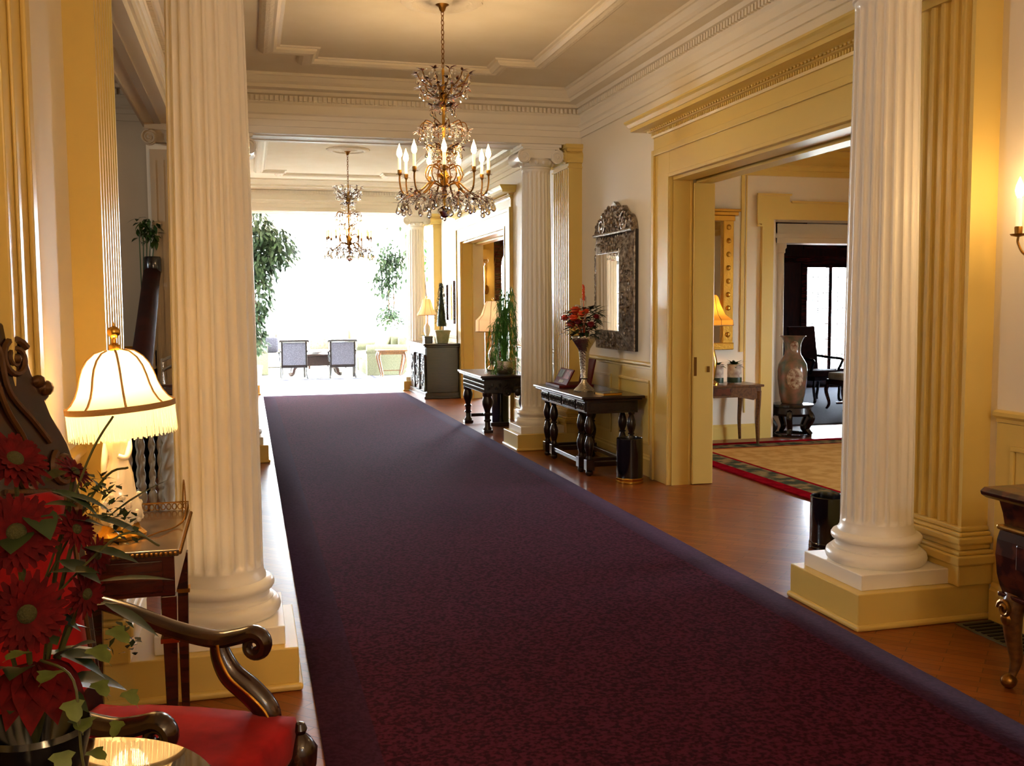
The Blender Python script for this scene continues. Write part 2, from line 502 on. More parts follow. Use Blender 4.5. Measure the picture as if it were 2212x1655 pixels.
# --- right wall of the hall
w = MB()
for (y0, y1, z0, z1) in ((-3, 4.98, 0, ZC), (4.98, 7.70, 2.60, ZC), (7.70, 13.2, 0, ZC), (13.2, 16.1, 2.6, ZC), (16.1, 18.6, 0, ZC)):
    w.box(XR, XR + 0.35, y0, y1, z0, z1)
struct('wall_right', w, 'wall_paint', label='cream right wall of the hall with two wide doorways')
# --- left wall: door recess, pier, wide opening to the stair hall, solid wall
w = MB().box(XL - 0.25, XL, 3.05, 4.72, 0, ZC).box(XL - 0.25, XL, 4.72, 9.85, ZB, ZC).box(XL - 0.25, XL, 9.85, 18.6, 0, ZC)
w.box(XL - 0.25, XL, -3, 1.2, 0, ZC).box(XL - 0.25, XL, 1.2, 3.05, 2.7, ZC)
struct('wall_left', w, 'wall_paint', label='cream left wall of the hall beside the stair opening')
struct('wall_front', MB().box(XL - 0.3, 1.22, -3.2, -3.0, 0, ZC).box(1.62, XR + 0.4, -3.2, -3.0, 0, ZC).box(1.22, 1.62, -3.2, -3.0, 0, 2.68).box(1.22, 1.62, -3.2, -3.0, 3.02, ZC), 'wall_paint', label='cream wall behind the viewer')
t = thing('window_8', 'fanlight added behind the viewer for cool light on the columns', 'window', (1.42, -3.1, 0)); t['kind'] = 'structure'
link('window_frame', MB().box(-0.2, 0.2, -0.04, 0.04, 2.68, 2.7).box(-0.2, 0.2, -0.04, 0.04, 3.0, 3.02).box(-0.01, 0.01, -0.04, 0.04, 2.7, 3.0), 'trim_paint', t)
for x in (-0.105, 0.105): link('pane', MB().box(x - 0.09, x + 0.09, -0.003, 0.003, 2.7, 3.0), 'window_glass', t)
struct('ceiling', MB().box(XL - 0.3, XR + 0.35, -3.2, 18.6, ZC, ZC + 0.15), 'ceiling_paint', label='warm white plaster hall ceiling')

ENT = [(0, 3.30), (0.022, 3.30), (0.022, 3.36), (0.032, 3.365), (0.032, 3.405), (0.05, 3.42), (0.05, 3.435), (0.014, 3.44), (0.014, 3.51),
       (0.034, 3.53), (0.034, 3.592), (0.07, 3.60), (0.09, 3.628), (0.19, 3.634), (0.19, 3.668), (0.205, 3.672), (0.225, 3.69), (0.25, 3.73), (0.265, 3.735), (0.265, 3.76)]
def dentils(mb, y0, y1, x0, x1, pitch=0.046, wd=0.027, d0=0.034, d1=0.064, z0=3.538, z1=3.586):
    n = int((x1 - x0) / pitch)
    for i in range(n):
        a = x0 + (i + 0.5) * pitch - wd / 2
        mb.box(a, a + wd, y0 + d0, y0 + d1, z0, z1).box(a, a + wd, y1 - d1, y1 - d0, z0, z1)
    n = int((y1 - y0) / pitch)
    for i in range(n):
        a = y0 + (i + 0.5) * pitch - wd / 2
        mb.box(x1 - d1, x1 - d0, a, a + wd, z0, z1).box(x0 + d0, x0 + d1, a, a + wd, z0, z1)
bays = [(-3.0, 4.0), (4.5, 10.05), (10.55, 17.95)]
for i, (y0, y1) in enumerate(bays):
    t = struct('trim_%d' % (i + 1), MB().sweep(ENT, [(XL, y0), (XR, y0), (XR, y1), (XL, y1)]), 'white_paint',
               label=['moulded cornice over the near end of the hall', 'moulded dentil cornice around the near coffered ceiling bay', 'moulded dentil cornice around the far ceiling bay'][i])
    d = MB(); dentils(d, y0, y1, XL, XR)
    link('dentil_course', d, 'white_paint', t, kind='stuff')
for i, (y0, y1) in enumerate(((4.0, 4.5), (10.05, 10.55), (17.95, 18.5))):
    b = struct('trim_%d' % (i + 4), MB().box(XL, XR, y0, y1, ZB, ZC), 'white_paint', bevel=0.004,
               label=['cross beam on the nearest columns', 'cross beam on the middle pair of columns', 'cross beam on the farthest columns before the sunroom'][i])
    link('soffit_panel', MB().sweep([(0, ZB), (0.0, ZB - 0.008), (0.03, ZB - 0.008), (0.03, ZB)], [(XL + 0.1, y0 + 0.1), (XR - 0.1, y0 + 0.1), (XR - 0.1, y1 - 0.1), (XL + 0.1, y1 - 0.1)]), 'white_paint', b)

# ceiling frames with notched corners
def notched(x0, x1, y0, y1, nx, ny):
    return [(x0 + nx, y0), (x1 - nx, y0), (x1 - nx, y0 + ny), (x1, y0 + ny), (x1, y1 - ny), (x1 - nx, y1 - ny), (x1 - nx, y1), (x0 + nx, y1), (x0 + nx, y1 - ny), (x0, y1 - ny), (x0, y0 + ny), (x0 + nx, y0 + ny)]
FRAME_IN = [(0.0, ZC), (0.0, ZC - 0.045), (0.02, ZC - 0.05), (0.045, ZC - 0.03), (0.05, ZC - 0.012), (0.075, ZC - 0.012), (0.08, ZC)]
FRAME_ORN = [(0.0, ZC - 0.045), (-0.03, ZC - 0.052), (-0.06, ZC - 0.05), (-0.09, ZC - 0.03), (-0.105, ZC)]
for i, (y0, y1) in enumerate(((5.34, 9.20), (11.5, 17.0))):
    path = notched(0.24, 2.62, y0, y1, 0.34, 0.34)
    t = struct('trim_%d' % (i + 7), MB().sweep(FRAME_IN, path), 'white_paint', smooth=False,
               label=['raised ceiling frame with notched corners around the crystal chandelier', 'raised ceiling frame with notched corners in the far bay'][i])
    link('leaf_ornament', MB().sweep(FRAME_ORN, path), 'ornament_plaster', t)
for i, (cy, r) in enumerate(((7.27, 0.3), (14.27, 0.3))):
    prof = [(0.02, 0), (0.02, -0.03), (0.08, -0.03), (0.10, -0.016), (0.2, -0.014), (0.22, -0.03), (0.27, -0.026), (0.30, -0.008), (0.30, 0)]
    tag(link('ceiling_medallion', MB().lathe([(a * r / 0.3, z) for a, z in prof], 40, (1.42, cy, ZC), rfun=lambda t, z, rr: rr * (1 + 0.03 * math.cos(16 * t))), 'ornament_plaster', smooth=True),
        ['round plaster ceiling medallion over the near chandelier', 'round plaster ceiling medallion over the far chandelier'][i], 'medallion')

# --- wainscot, chair rails and baseboards on the right wall
RAIL = [(0, 0.965), (0.012, 0.968), (0.012, 0.985), (0.035, 1.0), (0.035, 1.018), (0.02, 1.025), (0, 1.027)]
BASE = [(0, 0.0), (0.022, 0.0), (0.022, 0.15), (0.012, 0.165), (0.012, 0.18), (0, 0.19)]
def wainscot(n, x, side, y0, y1, panels, label):
    path = [(x, y0), (x, y1)]
    # inside of the hall lies to the left of travel for the right wall (+Y)
    t = struct('trim_%d' % n, MB().sweep(RAIL, path, False, side), 'trim_paint', label=label)
    link('dado_board', MB().sweep([(0, 0.19), (0.006, 0.19), (0.006, 0.965), (0, 0.965)], path, False, side), 'trim_paint', t)
    k = (y1 - y0) / panels
    for i in range(panels):
        a, b = y0 + i * k + 0.10, y0 + (i + 1) * k - 0.10
        q = MB()
        s = -1 if side > 0 else 1
        for (u0, u1, v0, v1) in ((a, b, 0.84, 0.865), (a, b, 0.285, 0.31), (a, a + 0.025, 0.31, 0.84), (b - 0.025, b, 0.31, 0.84)):
            q.box(min(x + s * 0.006, x + s * 0.02), max(x + s * 0.006, x + s * 0.02), u0, u1, v0, v1)
        link('panel_moulding', q, 'trim_paint', t, bevel=0.005)
def baseboard(name, x, side, y0, y1):
    struct(name, MB().sweep(BASE, [(x, y0), (x, y1)], False, side), 'trim_paint')
wainscot(9, XR, 1, 8.06, 9.98, 2, 'cream chair rail and panelling behind the dark console table')
wainscot(10, XR, 1, 10.62, 12.88, 2, 'cream chair rail and panelling beyond the middle column')
wainscot(11, XR, 1, -2.9, 3.93, 5, 'cream chair rail and panelling beside the inlaid chest')
wainscot(12, XL, -1, 3.12, 3.93, 1, 'cream chair rail and panelling behind the fringed lamp')
wainscot(13, XR, 1, 16.45, 17.9, 1, 'cream chair rail and panelling behind the carved sideboard')
baseboard('baseboard_right', XR, 1, 8.06, 9.98)
baseboard('baseboard_right', XR, 1, 10.62, 12.88)
baseboard('baseboard_right', XR, 1, -2.9, 3.93)
baseboard('baseboard_left', XL, -1, 3.12, 3.93)
baseboard('baseboard_right', XR, 1, 16.45, 17.9)

# --- door surrounds on the right wall
def surround(n, y0, y1, label):
    """opening y0..y1, head at 2.60; casing 0.33 wide"""
    cw = 0.34
    t = thing('door_%d' % n, label, 'door surround'); t['kind'] = 'structure'
    for a, b, inner in ((y1, y1 + cw, 0), (y0 - cw, y0, 1)):
        q = MB().box(XR - 0.035, XR, a, b, 0, 2.86)
        o0, o1 = (b - 0.05, b) if not inner else (a, a + 0.05)
        q.box(XR - 0.055, XR - 0.035, o0, o1, 0, 2.86)
        i0, i1 = (a, a + 0.03) if not inner else (b - 0.03, b)
        q.box(XR - 0.045, XR - 0.035, i0, i1, 0, 2.63)
        link('casing', q, 'trim_paint', t, bevel=0.004)
        link('jamb', MB().box(XR, XR + 0.17, a - 0.005 if not inner else b - 0.012, a + 0.012 if not inner else b + 0.005, 0, 2.6)
             .box(XR + 0.155, XR + 0.17, a - 0.02 if not inner else b, a if not inner else b + 0.02, 0, 2.6), 'trim_paint', t)
    q = MB().box(XR - 0.035, XR, y0, y1, 2.6, 2.86).box(XR - 0.055, XR - 0.035, y0 - cw + 0.05, y1 + cw - 0.05, 2.81, 2.86).box(XR - 0.045, XR - 0.035, y0, y1, 2.6, 2.63)
    link('architrave', q, 'trim_paint', t, bevel=0.004)
    link('frieze', MB().box(XR - 0.03, XR, y0 - cw, y1 + cw, 2.86, 2.985), 'trim_paint', t)
    prof = [(0.0, 2.965), (0.012, 2.968), (0.018, 2.985), (0.018, 3.01), (0.04, 3.016), (0.05, 3.03), (0.075, 3.036), (0.155, 3.04), (0.155, 3.07), (0.165, 3.072), (0.185, 3.1), (0.20, 3.115), (0.20, 3.13), (0, 3.135)]
    link('cornice', MB().sweep(prof, [(XR, y1 + cw), (XR - 0.03, y1 + cw), (XR - 0.03, y0 - cw), (XR, y0 - cw)], False, -1), 'trim_paint', t)
    q = MB(); k = 0.042
    for i in range(int((y1 - y0 + 2 * cw) / k)):
        q.ball((XR - 0.085, y0 - cw + (i + 0.5) * k, 3.028), (0.012, 0.015, 0.012), 6, 4)
    link('bead_row', q, 'trim_paint', t, smooth=True, kind='stuff')
    q = MB(); k = 0.03
    for i in range(int((y1 - y0 + 2 * cw) / k)):
        q.box(XR - 0.056, XR - 0.046, y0 - cw + (i + 0.25) * k, y0 - cw + (i + 0.75) * k, 2.986, 3.009)
    link('dentil_course', q, 'trim_paint', t, kind='stuff')
    # the lining under the head with its dark track groove
    link('head_lining', MB().box(XR, XR + 0.17, y0, y1, 2.575, 2.6).box(XR + 0.21, XR + 0.35, y0, y1, 2.555, 2.6), 'trim_paint', t)
    link('track', MB().box(XR + 0.17, XR + 0.21, y0, y1, 2.59, 2.6), 'iron', t)
surround(1, 4.98, 7.70, 'wide cream doorway surround with beaded cornice opening to the drawing room')
surround(2, 13.2, 16.1, 'cream doorway surround with cornice in the far bay beside the sideboard')
t = thing('sliding_door', 'edge of a cream sliding door pulled back into the wide doorway', 'door', (XR + 0.272, 7.662, 0.004))
link('door_edge', MB().box(-0.095, 0.095, 0, 0.035, 0, 2.55), 'trim_paint', t, bevel=0.006)
for (dx, z, h) in ((-0.075, 0.93, 0.16), (0.045, 0.96, 0.05)):
    link('latch_plate', MB().box(dx - 0.012, dx + 0.012, -0.004, 0, z, z + h), 'old_brass', t)
# casing of the recessed door on the near left
t = thing('door_3', 'glossy golden cream door casing at the left edge behind the carved chair', 'door surround'); t['kind'] = 'structure'
link('casing', MB().box(XL, XL + 0.045, 2.78, 3.08, 0, 2.86).box(XL + 0.045, XL + 0.06, 3.02, 3.08, 0, 2.86).box(XL + 0.045, XL + 0.055, 2.86, 2.9, 0, 2.86), 'trim_paint', t, bevel=0.012)
link('door_panel', MB().box(XL - 0.2, XL - 0.15, 1.2, 3.05, 0, 2.7), 'trim_paint', t)
link('jamb', MB().box(XL - 0.15, XL, 3.03, 3.05, 0, 2.7), 'trim_paint', t)

# --- columns and pilasters
def flute(n, depth, z0, z1):
    def fn(t, z, r):
        if not (z0 <= z <= z1): return r
        e = min(1.0, (z - z0) / 0.03, (z1 - z) / 0.03)
        ph = (t * n / (2 * PI)) % 1.0
        if ph < 0.11 or ph > 0.89: return r
        u = (ph - 0.5) / 0.39
        return r - depth * math.sqrt(max(0, 1 - u * u)) * math.sqrt(max(e, 0))
    return fn
SHAFT = [(0.185, 0.40), (0.185, 0.41), (0.176, 0.425), (0.1735, 0.45)] + [(0.1735, 0.455), (0.173, 0.465), (0.173, 0.475), (0.173, 0.485)] + \
    [(0.173 - 0.022 * ((i / 10) ** 1.6), 0.485 + (2.93 - 0.485) * i / 10) for i in range(1, 11)] + \
    [(0.151, 2.94), (0.151, 2.95), (0.151, 2.96), (0.151, 2.965), (0.153, 2.985), (0.163, 2.99), (0.163, 3.005), (0.15, 3.01)]
shaft_me = None; base_me = None
def volutes(q, hx, z, r, y0, y1, axis='y'):
    for sx in (-1, 1):
        i0 = q.mark()
        # roll, waisted in the middle
        rows = [(r * (1 - 0.25 * math.sin(PI * j / 6)), y0 + (y1 - y0) * j / 6) for j in range(7)]
        q.lathe([(a, b) for a, b in rows], 20)
        q.xf(Matrix.Translation((sx * hx, 0, z)) @ Matrix.Rotation(-PI / 2, 4, 'X'), i0)
        for yy in (y0 - 0.004, y1 + 0.004):
            pts = spiral((sx * hx, yy, z), r * 0.98, r * 0.18, 2.0 * (-sx), PI / 2, 30)
            q.tube(pts, [0.011 - 0.006 * k / 30 for k in range(31)], 6)
            q.ball((sx * hx, yy, z), (0.018, 0.008, 0.018), 8, 5)
def capital():
    q = MB()
    q.lathe([(0.15, 3.01), (0.165, 3.02), (0.185, 3.05), (0.19, 3.07), (0.17, 3.08), (0.17, 3.10)], 24)
    for k in range(14):
        a = 2 * PI * k / 14
        q.ball((0.18 * math.cos(a), 0.18 * math.sin(a), 3.05), (0.022, 0.022, 0.026), 6, 5)
    q.box(-0.16, 0.16, -0.185, 0.185, 3.09, 3.185)
    volutes(q, 0.185, 3.105, 0.072, -0.20, 0.20)
    q.box(-0.20, 0.20, -0.205, 0.205, 3.18, 3.20).box(-0.22, 0.22, -0.22, 0.22, 3.20, 3.23)
    return q
cap_me = None
def column(cx, cy, label, sideX):
    """sideX: +1 when the wall stands at +X"""
    global shaft_me, base_me, cap_me
    t = thing('ionic_column', label, 'column', (cx, cy, 0), 0, 'fluted columns of the hall')
    wx = (XR - cx) if sideX > 0 else (XL - cx)
    x0, x1 = (-0.30, wx - 0.002) if sideX > 0 else (wx + 0.002, 0.30)
    link('plinth', MB().box(x0, x1, -0.30, 0.30, 0.028, 0.175), 'trim_paint', t, bevel=0.005)
    link('plinth_bead', MB().box(x0 - (0.015 if sideX > 0 else 0), x1 + (0.015 if sideX < 0 else 0), -0.315, 0.315, 0, 0.03), 'trim_paint', t, bevel=0.012)
    link('pedestal', MB().box(-0.25, 0.25, -0.25, 0.25, 0.175, 0.25), 'column_paint', t, bevel=0.004)
    if base_me is None:
        prof = [(0.17, 0.25), (0.225, 0.25), (0.238, 0.262), (0.243, 0.28), (0.238, 0.30), (0.225, 0.312), (0.213, 0.315), (0.213, 0.322), (0.197, 0.33), (0.194, 0.345), (0.20, 0.356),
                (0.212, 0.36), (0.217, 0.37), (0.217, 0.382), (0.21, 0.393), (0.198, 0.398), (0.19, 0.402)]
        o = link('base', MB().lathe(prof, 48), 'column_paint', t, smooth=True); base_me = o.data
        o = link('shaft', MB().lathe(SHAFT, 180, rfun=flute(20, 0.017, 0.455, 2.96)), 'column_paint', t, smooth=True, angle=50); shaft_me = o.data
        o = link('capital', capital(), 'column_paint', t, smooth=True); cap_me = o.data
    else:
        link('base', base_me, None, t); link('shaft', shaft_me, None, t); link('capital', cap_me, None, t)
    return t
CXR, CXL = 3.02, -0.14
column(CXR, 4.25, 'nearest fluted white column on the right, in front of the wide doorway', 1)
column(CXL, 4.25, 'nearest fluted white column on the left, behind the fringed lamp table', -1)
column(CXR, 10.3, 'fluted white column with scrolled capital beside the dark console table', 1)
column(CXL, 10.3, 'fluted white column half hidden behind the nearest left column', -1)
column(CXR, 18.23, 'distant fluted white column beside the carved sideboard and sunroom', 1)
column(CXL, 18.23, 'distant fluted white column at the left edge of the sunroom opening', -1)

def pilaster(face, wall, cy, label, hw=0.27):
    """fluted strip on a side wall: face / wall are X values"""
    t = thing('pilaster', label, 'pilaster', (0, cy, 0), 0, 'fluted pilasters of the hall')
    s = 1 if wall > face else -1
    n = 7; poly = [(wall, -hw), (face, -hw)]
    fl = 2 * hw / (n + 0.4)
    for i in range(n):
        c = -hw + 0.2 * fl + (i + 0.5) * fl
        for k in range(7):
            a = PI * k / 6
            poly.append((face + s * 0.016 * math.sin(a), c - 0.36 * fl * math.cos(a)))
    poly += [(face, hw), (wall, hw)]
    if s < 0: poly = poly[::-1]
    link('shaft', MB().prism(poly, 0.45, 3.0), 'trim_paint', t)
    q = MB()
    for (z0, z1, d) in ((0.175, 0.28, 0.05), (0.28, 0.325, 0.065), (0.325, 0.345, 0.05), (0.345, 0.375, 0.03), (0.375, 0.41, 0.045), (0.41, 0.43, 0.03), (0.43, 0.455, 0.015)):
        xa, xb = sorted((face - s * d, wall)); q.box(xa, xb, -hw - d, hw + d, z0, z1)
    link('base', q, 'trim_paint', t, bevel=0.008)
    q = MB()
    for (z0, z1, d) in ((2.985, 3.0, 0.015), (3.0, 3.04, 0.0), (3.04, 3.075, 0.025), (3.16, 3.19, 0.02), (3.19, 3.23, 0.04)):
        xa, xb = sorted((face - s * d, wall)); q.box(xa, xb, -hw - d, hw + d, z0, z1)
    xa, xb = sorted((face, wall)); q.box(xa, xb, -hw, hw, 3.07, 3.16)
    for sy in (-1, 1):
        i0 = q.mark(); L = abs(wall - face) + 0.03
        q.lathe([(0.072, 0), (0.055, L * 0.5), (0.072, L)], 18)
        q.xf(Matrix.Translation((face - s * 0.03, sy * (hw - 0.03), 3.10)) @ Matrix.Rotation(s * PI / 2, 4, 'Y'), i0)
        q.tube(spiral((face - s * 0.034, sy * (hw - 0.03), 3.10), 0.068, 0.015, 2.0 * (-sy), PI / 2, 26, 'yz'), 0.008, 6)
    link('capital', q, 'trim_paint', t, smooth=True)
pilaster(3.30, XR, 4.25, 'golden cream fluted pilaster behind the nearest right column, by the candle sconce')
pilaster(-0.52, XL, 4.25, 'golden cream fluted pilaster behind the fringed lamp')
pilaster(3.30, XR, 10.3, 'golden cream fluted pilaster beside the silver framed mirror')
pilaster(3.30, XR, 18.23, 'distant fluted pilaster behind the sideboard lamp')

# --- stair hall on the left
struct('wall_stair', MB().box(-6, XL - 0.25, 10.1, 10.3, 0, ZC).box(-6.2, -6, 2.8, 6.25, 0, ZC).box(-6.2, -6, 6.95, 10.3, 0, ZC).box(-6.2, -6, 6.25, 6.95, 0, 2.15).box(-6.2, -6, 6.25, 6.95, 2.85, ZC).box(-6, XL - 0.25, 2.8, 3.0, 0, ZC), 'shade_taupe_paint', label='cream stair hall walls with their shade painted in as taupe')
t = thing('window_7', 'assumed stair hall window out of view, added for side light', 'window', (-6.1, 6.6, 0)); t['kind'] = 'structure'
q = MB()
for y in (-0.335, 0, 0.335): q.box(-0.05, 0.05, y - 0.015, y + 0.015, 2.19, 2.81)
for z in (2.15, 2.81): q.box(-0.05, 0.05, -0.35, 0.35, z, z + 0.04)
link('window_frame', q, 'shade_taupe_paint', t)
for y in (-0.168, 0.168): link('pane', MB().box(-0.003, 0.003, y - 0.15, y + 0.15, 2.19, 2.81), 'window_glass', t)
struct('ceiling_stair', MB().box(-6.2, XL - 0.3, 2.8, 10.3, ZC, ZC + 0.15), 'shade_taupe_paint')
t = struct('trim_14', MB().sweep(ENT, [(-6, 3.0), (XL - 0.25, 3.0), (XL - 0.25, 10.1), (-6, 10.1)]), 'shade_taupe_paint', label='dentil cornice of the stair hall')
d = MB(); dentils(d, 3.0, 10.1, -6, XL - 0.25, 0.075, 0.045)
link('dentil_course', d, 'shade_taupe_paint', t, kind='stuff')
struct('trim_15', MB().box(XL - 0.16, XL - 0.10, 4.9, 9.7, ZB - 0.012, ZB).box(XL - 0.25 - 0.02, XL - 0.25, 4.72, 9.85, ZB - 0.02, ZB + 0.05), 'shade_taupe_paint', label='moulded strip under the lintel of the stair opening')
t = thing('jamb_pilaster', 'square pilaster, its shade coloured taupe, with scrolled capital at the far end of the stair opening', 'pilaster', (-0.74, 9.8, 0))
link('shaft', MB().box(-0.105, 0.105, -0.02, 0.045, 0.2, 3.0).box(-0.085, -0.055, -0.03, -0.02, 0.4, 2.9).box(-0.015, 0.015, -0.03, -0.02, 0.4, 2.9).box(0.055, 0.085, -0.03, -0.02, 0.4, 2.9), 'shade_taupe_paint', t)
link('base', MB().box(-0.13, 0.13, -0.06, 0.045, 0, 0.2).box(-0.12, 0.12, -0.04, 0.045, 0.2, 0.3), 'shade_taupe_paint', t, bevel=0.005)
q = MB().box(-0.14, 0.14, -0.07, 0.045, 3.17, 3.23).box(-0.12, 0.12, -0.05, 0.045, 3.06, 3.17)
volutes(q, 0.10, 3.10, 0.07, -0.085, -0.03)
link('capital', q, 'shade_taupe_paint', t, smooth=True)

# --- drawing room on the right (through the wide doorway)
RX1, RY1, RZC = 9.6, 10.2, 3.45
RB = XR + 0.35
w = MB().box(RB, 5.80, RY1, RY1 + 0.3, 0, RZC).box(5.80, 8.3, RY1, RY1 + 0.3, 2.5, RZC).box(8.3, RX1, RY1, RY1 + 0.3, 0, RZC)
struct('wall_drawing_back', w, 'wall_paint', label='cream back wall of the drawing room with the gilt mirror')
w = MB().box(RX1, RX1 + 0.25, 0.8, 4.7, 0, RZC).box(RX1, RX1 + 0.25, 7.7, 10.5, 0, RZC).box(RX1, RX1 + 0.25, 4.7, 7.7, 0, 0.8).box(RX1, RX1 + 0.25, 4.7, 7.7, 2.0, RZC).box(RX1, RX1 + 0.25, 4.7, 5.45, 0.8, 2.0).box(RX1, RX1 + 0.25, 6.95, 7.7, 0.8, 2.0)
struct('wall_drawing_side', w, 'wall_paint', label='drawing room window wall out of view')
struct('wall_drawing_front', MB().box(RB, RX1 + 0.25, 0.6, 0.8, 0, RZC), 'wall_paint')
struct('ceiling_drawing', MB().box(RB, RX1 + 0.25, 0.6, RY1 + 0.3, RZC, RZC + 0.15), 'ceiling_paint')
ENT2 = [(d_, z_ - 0.31) for d_, z_ in ENT]
struct('trim_16', MB().sweep(ENT2, [(RB, 0.8), (RX1, 0.8), (RX1, RY1), (RB, RY1)]), 'trim_paint', label='drawing room cornice')
t = thing('window_1', 'tall leaded windows lighting the drawing room', 'window', (RX1 + 0.12, 6.2, 0)); t['kind'] = 'structure'
q = MB()
for y in (-0.72, 0, 0.72): q.box(-0.05, 0.05, y - 0.03, y + 0.03, 0.85, 1.95)
for z in (0.8, 1.95): q.box(-0.05, 0.05, -0.75, 0.75, z, z + 0.05)
link('window_frame', q, 'trim_paint', t)
q = MB()
for i in range(1, 6): q.box(-0.008, 0.008, -0.75 + i * 0.25 - 0.006, -0.75 + i * 0.25 + 0.006, 0.85, 1.95)
for i in range(1, 4): q.box(-0.007, 0.007, -0.75, 0.75, 0.8 + i * 0.3 - 0.006, 0.8 + i * 0.3 + 0.006)
link('leading', q, 'lead', t)
for y in (-0.36, 0.36): link('pane', MB().box(-0.003, 0.003, y - 0.33, y + 0.33, 0.85, 1.95), 'window_glass', t)
# eared casing of the opening in the back wall, its inner pier and engaged columns
t = thing('door_4', 'cream eared casing of the opening between drawing room and library', 'door surround', (0, RY1, 0)); t['kind'] = 'structure'
link('casing', MB().prism([(5.65, 0), (5.80, 0), (5.80, 2.5), (8.3, 2.5), (8.3, 0), (8.45, 0), (8.45, 2.70), (6.0, 2.70), (6.0, 2.78), (5.60, 2.78), (5.60, 2.45), (5.65, 2.45)][::-1], -0.03, 0, 'xz'), 'trim_paint', t)
link('casing_edge', MB().box(5.65, 5.672, -0.045, -0.031, 0, 2.43).box(5.585, 5.607, -0.05, -0.031, 2.44, 2.765).box(5.585, 6.015, -0.05, -0.031, 2.768, 2.79).box(6.02, 8.45, -0.045, -0.031, 2.69, 2.712).box(5.585, 5.65, -0.05, -0.031, 2.418, 2.438), 'trim_paint', t)
link('inner_pier', MB().box(5.80, 5.84, 0.0, 0.75, 0, 2.5).box(5.84, 6.12, 0.45, 0.75, 0, 2.5), 'white_paint', t)
link('inner_lintel', MB().box(5.84, 8.3, 0.45, 0.75, 2.27, 2.5).box(5.80, 8.3, 0.42, 0.45, 2.33, 2.38), 'white_paint', t)
link('engaged_column', MB().lathe([(0.085, 0.0), (0.085, 0.1), (0.07, 0.12), (0.062, 2.15), (0.075, 2.16), (0.075, 2.2), (0.09, 2.22), (0.09, 2.27)], 24, (6.22, 0.58, 0)), 'white_paint', t, smooth=True)
struct('trim_17', MB().box(5.40, 5.44, RY1 - 0.015, RY1, 1.0, 3.1).box(4.2, 5.44, RY1 - 0.015, RY1, 3.06, 3.1).box(5.46, 5.475, RY1 - 0.01, RY1, 0.3, 3.12), 'trim_paint', label='panel moulding beside the gilt mirror')
struct('trim_18', MB().sweep([(0, 0), (0.02, 0), (0.02, 0.14), (0, 0.17)], [(RB, RY1), (5.64, RY1)], False, -1), 'trim_paint', label='baseboard under the drawing room side table')
# --- library beyond
LX0, LX1, LY1 = 4.4, 13.2, 16.3
w = MB().box(6.16, 9.95, LY1, LY1 + 0.25, 0, RZC).box(9.95, 12.2, LY1, LY1 + 0.25, 2.3, RZC).box(12.2, LX1, LY1, LY1 + 0.25, 0, RZC).box(9.95, 12.2, LY1, LY1 + 0.25, 0, 0.25)
struct('wall_library', w, 'library_wood', label='dark wood panelled library wall around the leaded window')
struct('wall_library_east', MB().box(LX1, LX1 + 0.2, 10.5, 16.5, 0, RZC), 'library_wood')
struct('wall_library_south', MB().box(8.3, LX1, 10.5, 10.6, 0, RZC), 'library_wood')
struct('wall_library_west', MB().box(LX0 + 0.3, LX0 + 0.35, 10.5, 12.2, 0, RZC).box(4.75, 6.16, 12.05, 12.2, 0, RZC), 'library_wood')
struct('wall_library_inner', MB().box(6.16, 6.24, 12.05, 16.3, 0, RZC), 'library_wood')
struct('ceiling_library', MB().box(LX0, LX1, 10.5, LY1 + 0.2, RZC, RZC + 0.15), 'ceiling_paint')
t = thing('window_2', 'bright leaded glass library window with dark red wooden mullion', 'window', (10.9, LY1 + 0.1, 0)); t['kind'] = 'structure'
q = MB()
for x in (-0.92, -0.40, 0.02, 0.44, 0.86, 1.28): q.box(x - 0.035, x + 0.035, -0.08, 0.04, 0.25, 2.3)
for z in (0.25, 2.22): q.box(-0.95, 1.3, -0.07, 0.04, z, z + 0.08)
link('window_frame', q, 'mahogany', t)
q = MB()
for x in (-0.72, -0.61, -0.5, -0.3, -0.19, -0.08): q.box(x - 0.004, x + 0.004, -0.01, 0.01, 0.3, 2.2)
for i in range(1, 7): q.box(-0.95, 1.3, -0.01, 0.01, 0.3 + i * 0.29, 0.308 + i * 0.29)
for cx in (-0.61, -0.19):
    for cz in (1.35, 1.65): q.tube(spiral((cx, 0, cz), 0.09, 0.02, 1.5, 0, 20), 0.006, 4)
link('leading', q, 'lead', t)
for i, x in enumerate((-0.655, -0.19, 0.23, 0.65, 1.07)): link('pane', MB().box(x - 0.23, x + 0.23, -0.003, 0.003, 0.33, 2.22), 'window_glass', t)
struct('trim_19', MB().box(9.5, 12.3, LY1 - 0.06, LY1, 2.3, 2.42).box(9.86, 9.97, LY1 - 0.05, LY1, 0, 2.3).box(9.9, 12.3, LY1 - 0.03, LY1, 2.55, 2.62).box(9.9, 9.96, LY1 - 0.03, LY1, 2.62, 3.1).box(9.5, 12.3, LY1 - 0.05, LY1, 3.1, 3.2), 'mahogany', label='dark red window head moulding in the library')
struct('trim_20', MB().box(9.97, 12.2, LY1 - 0.015, LY1, 2.63, 3.08), 'shade_taupe_paint', label='grey frieze panel over the library window')

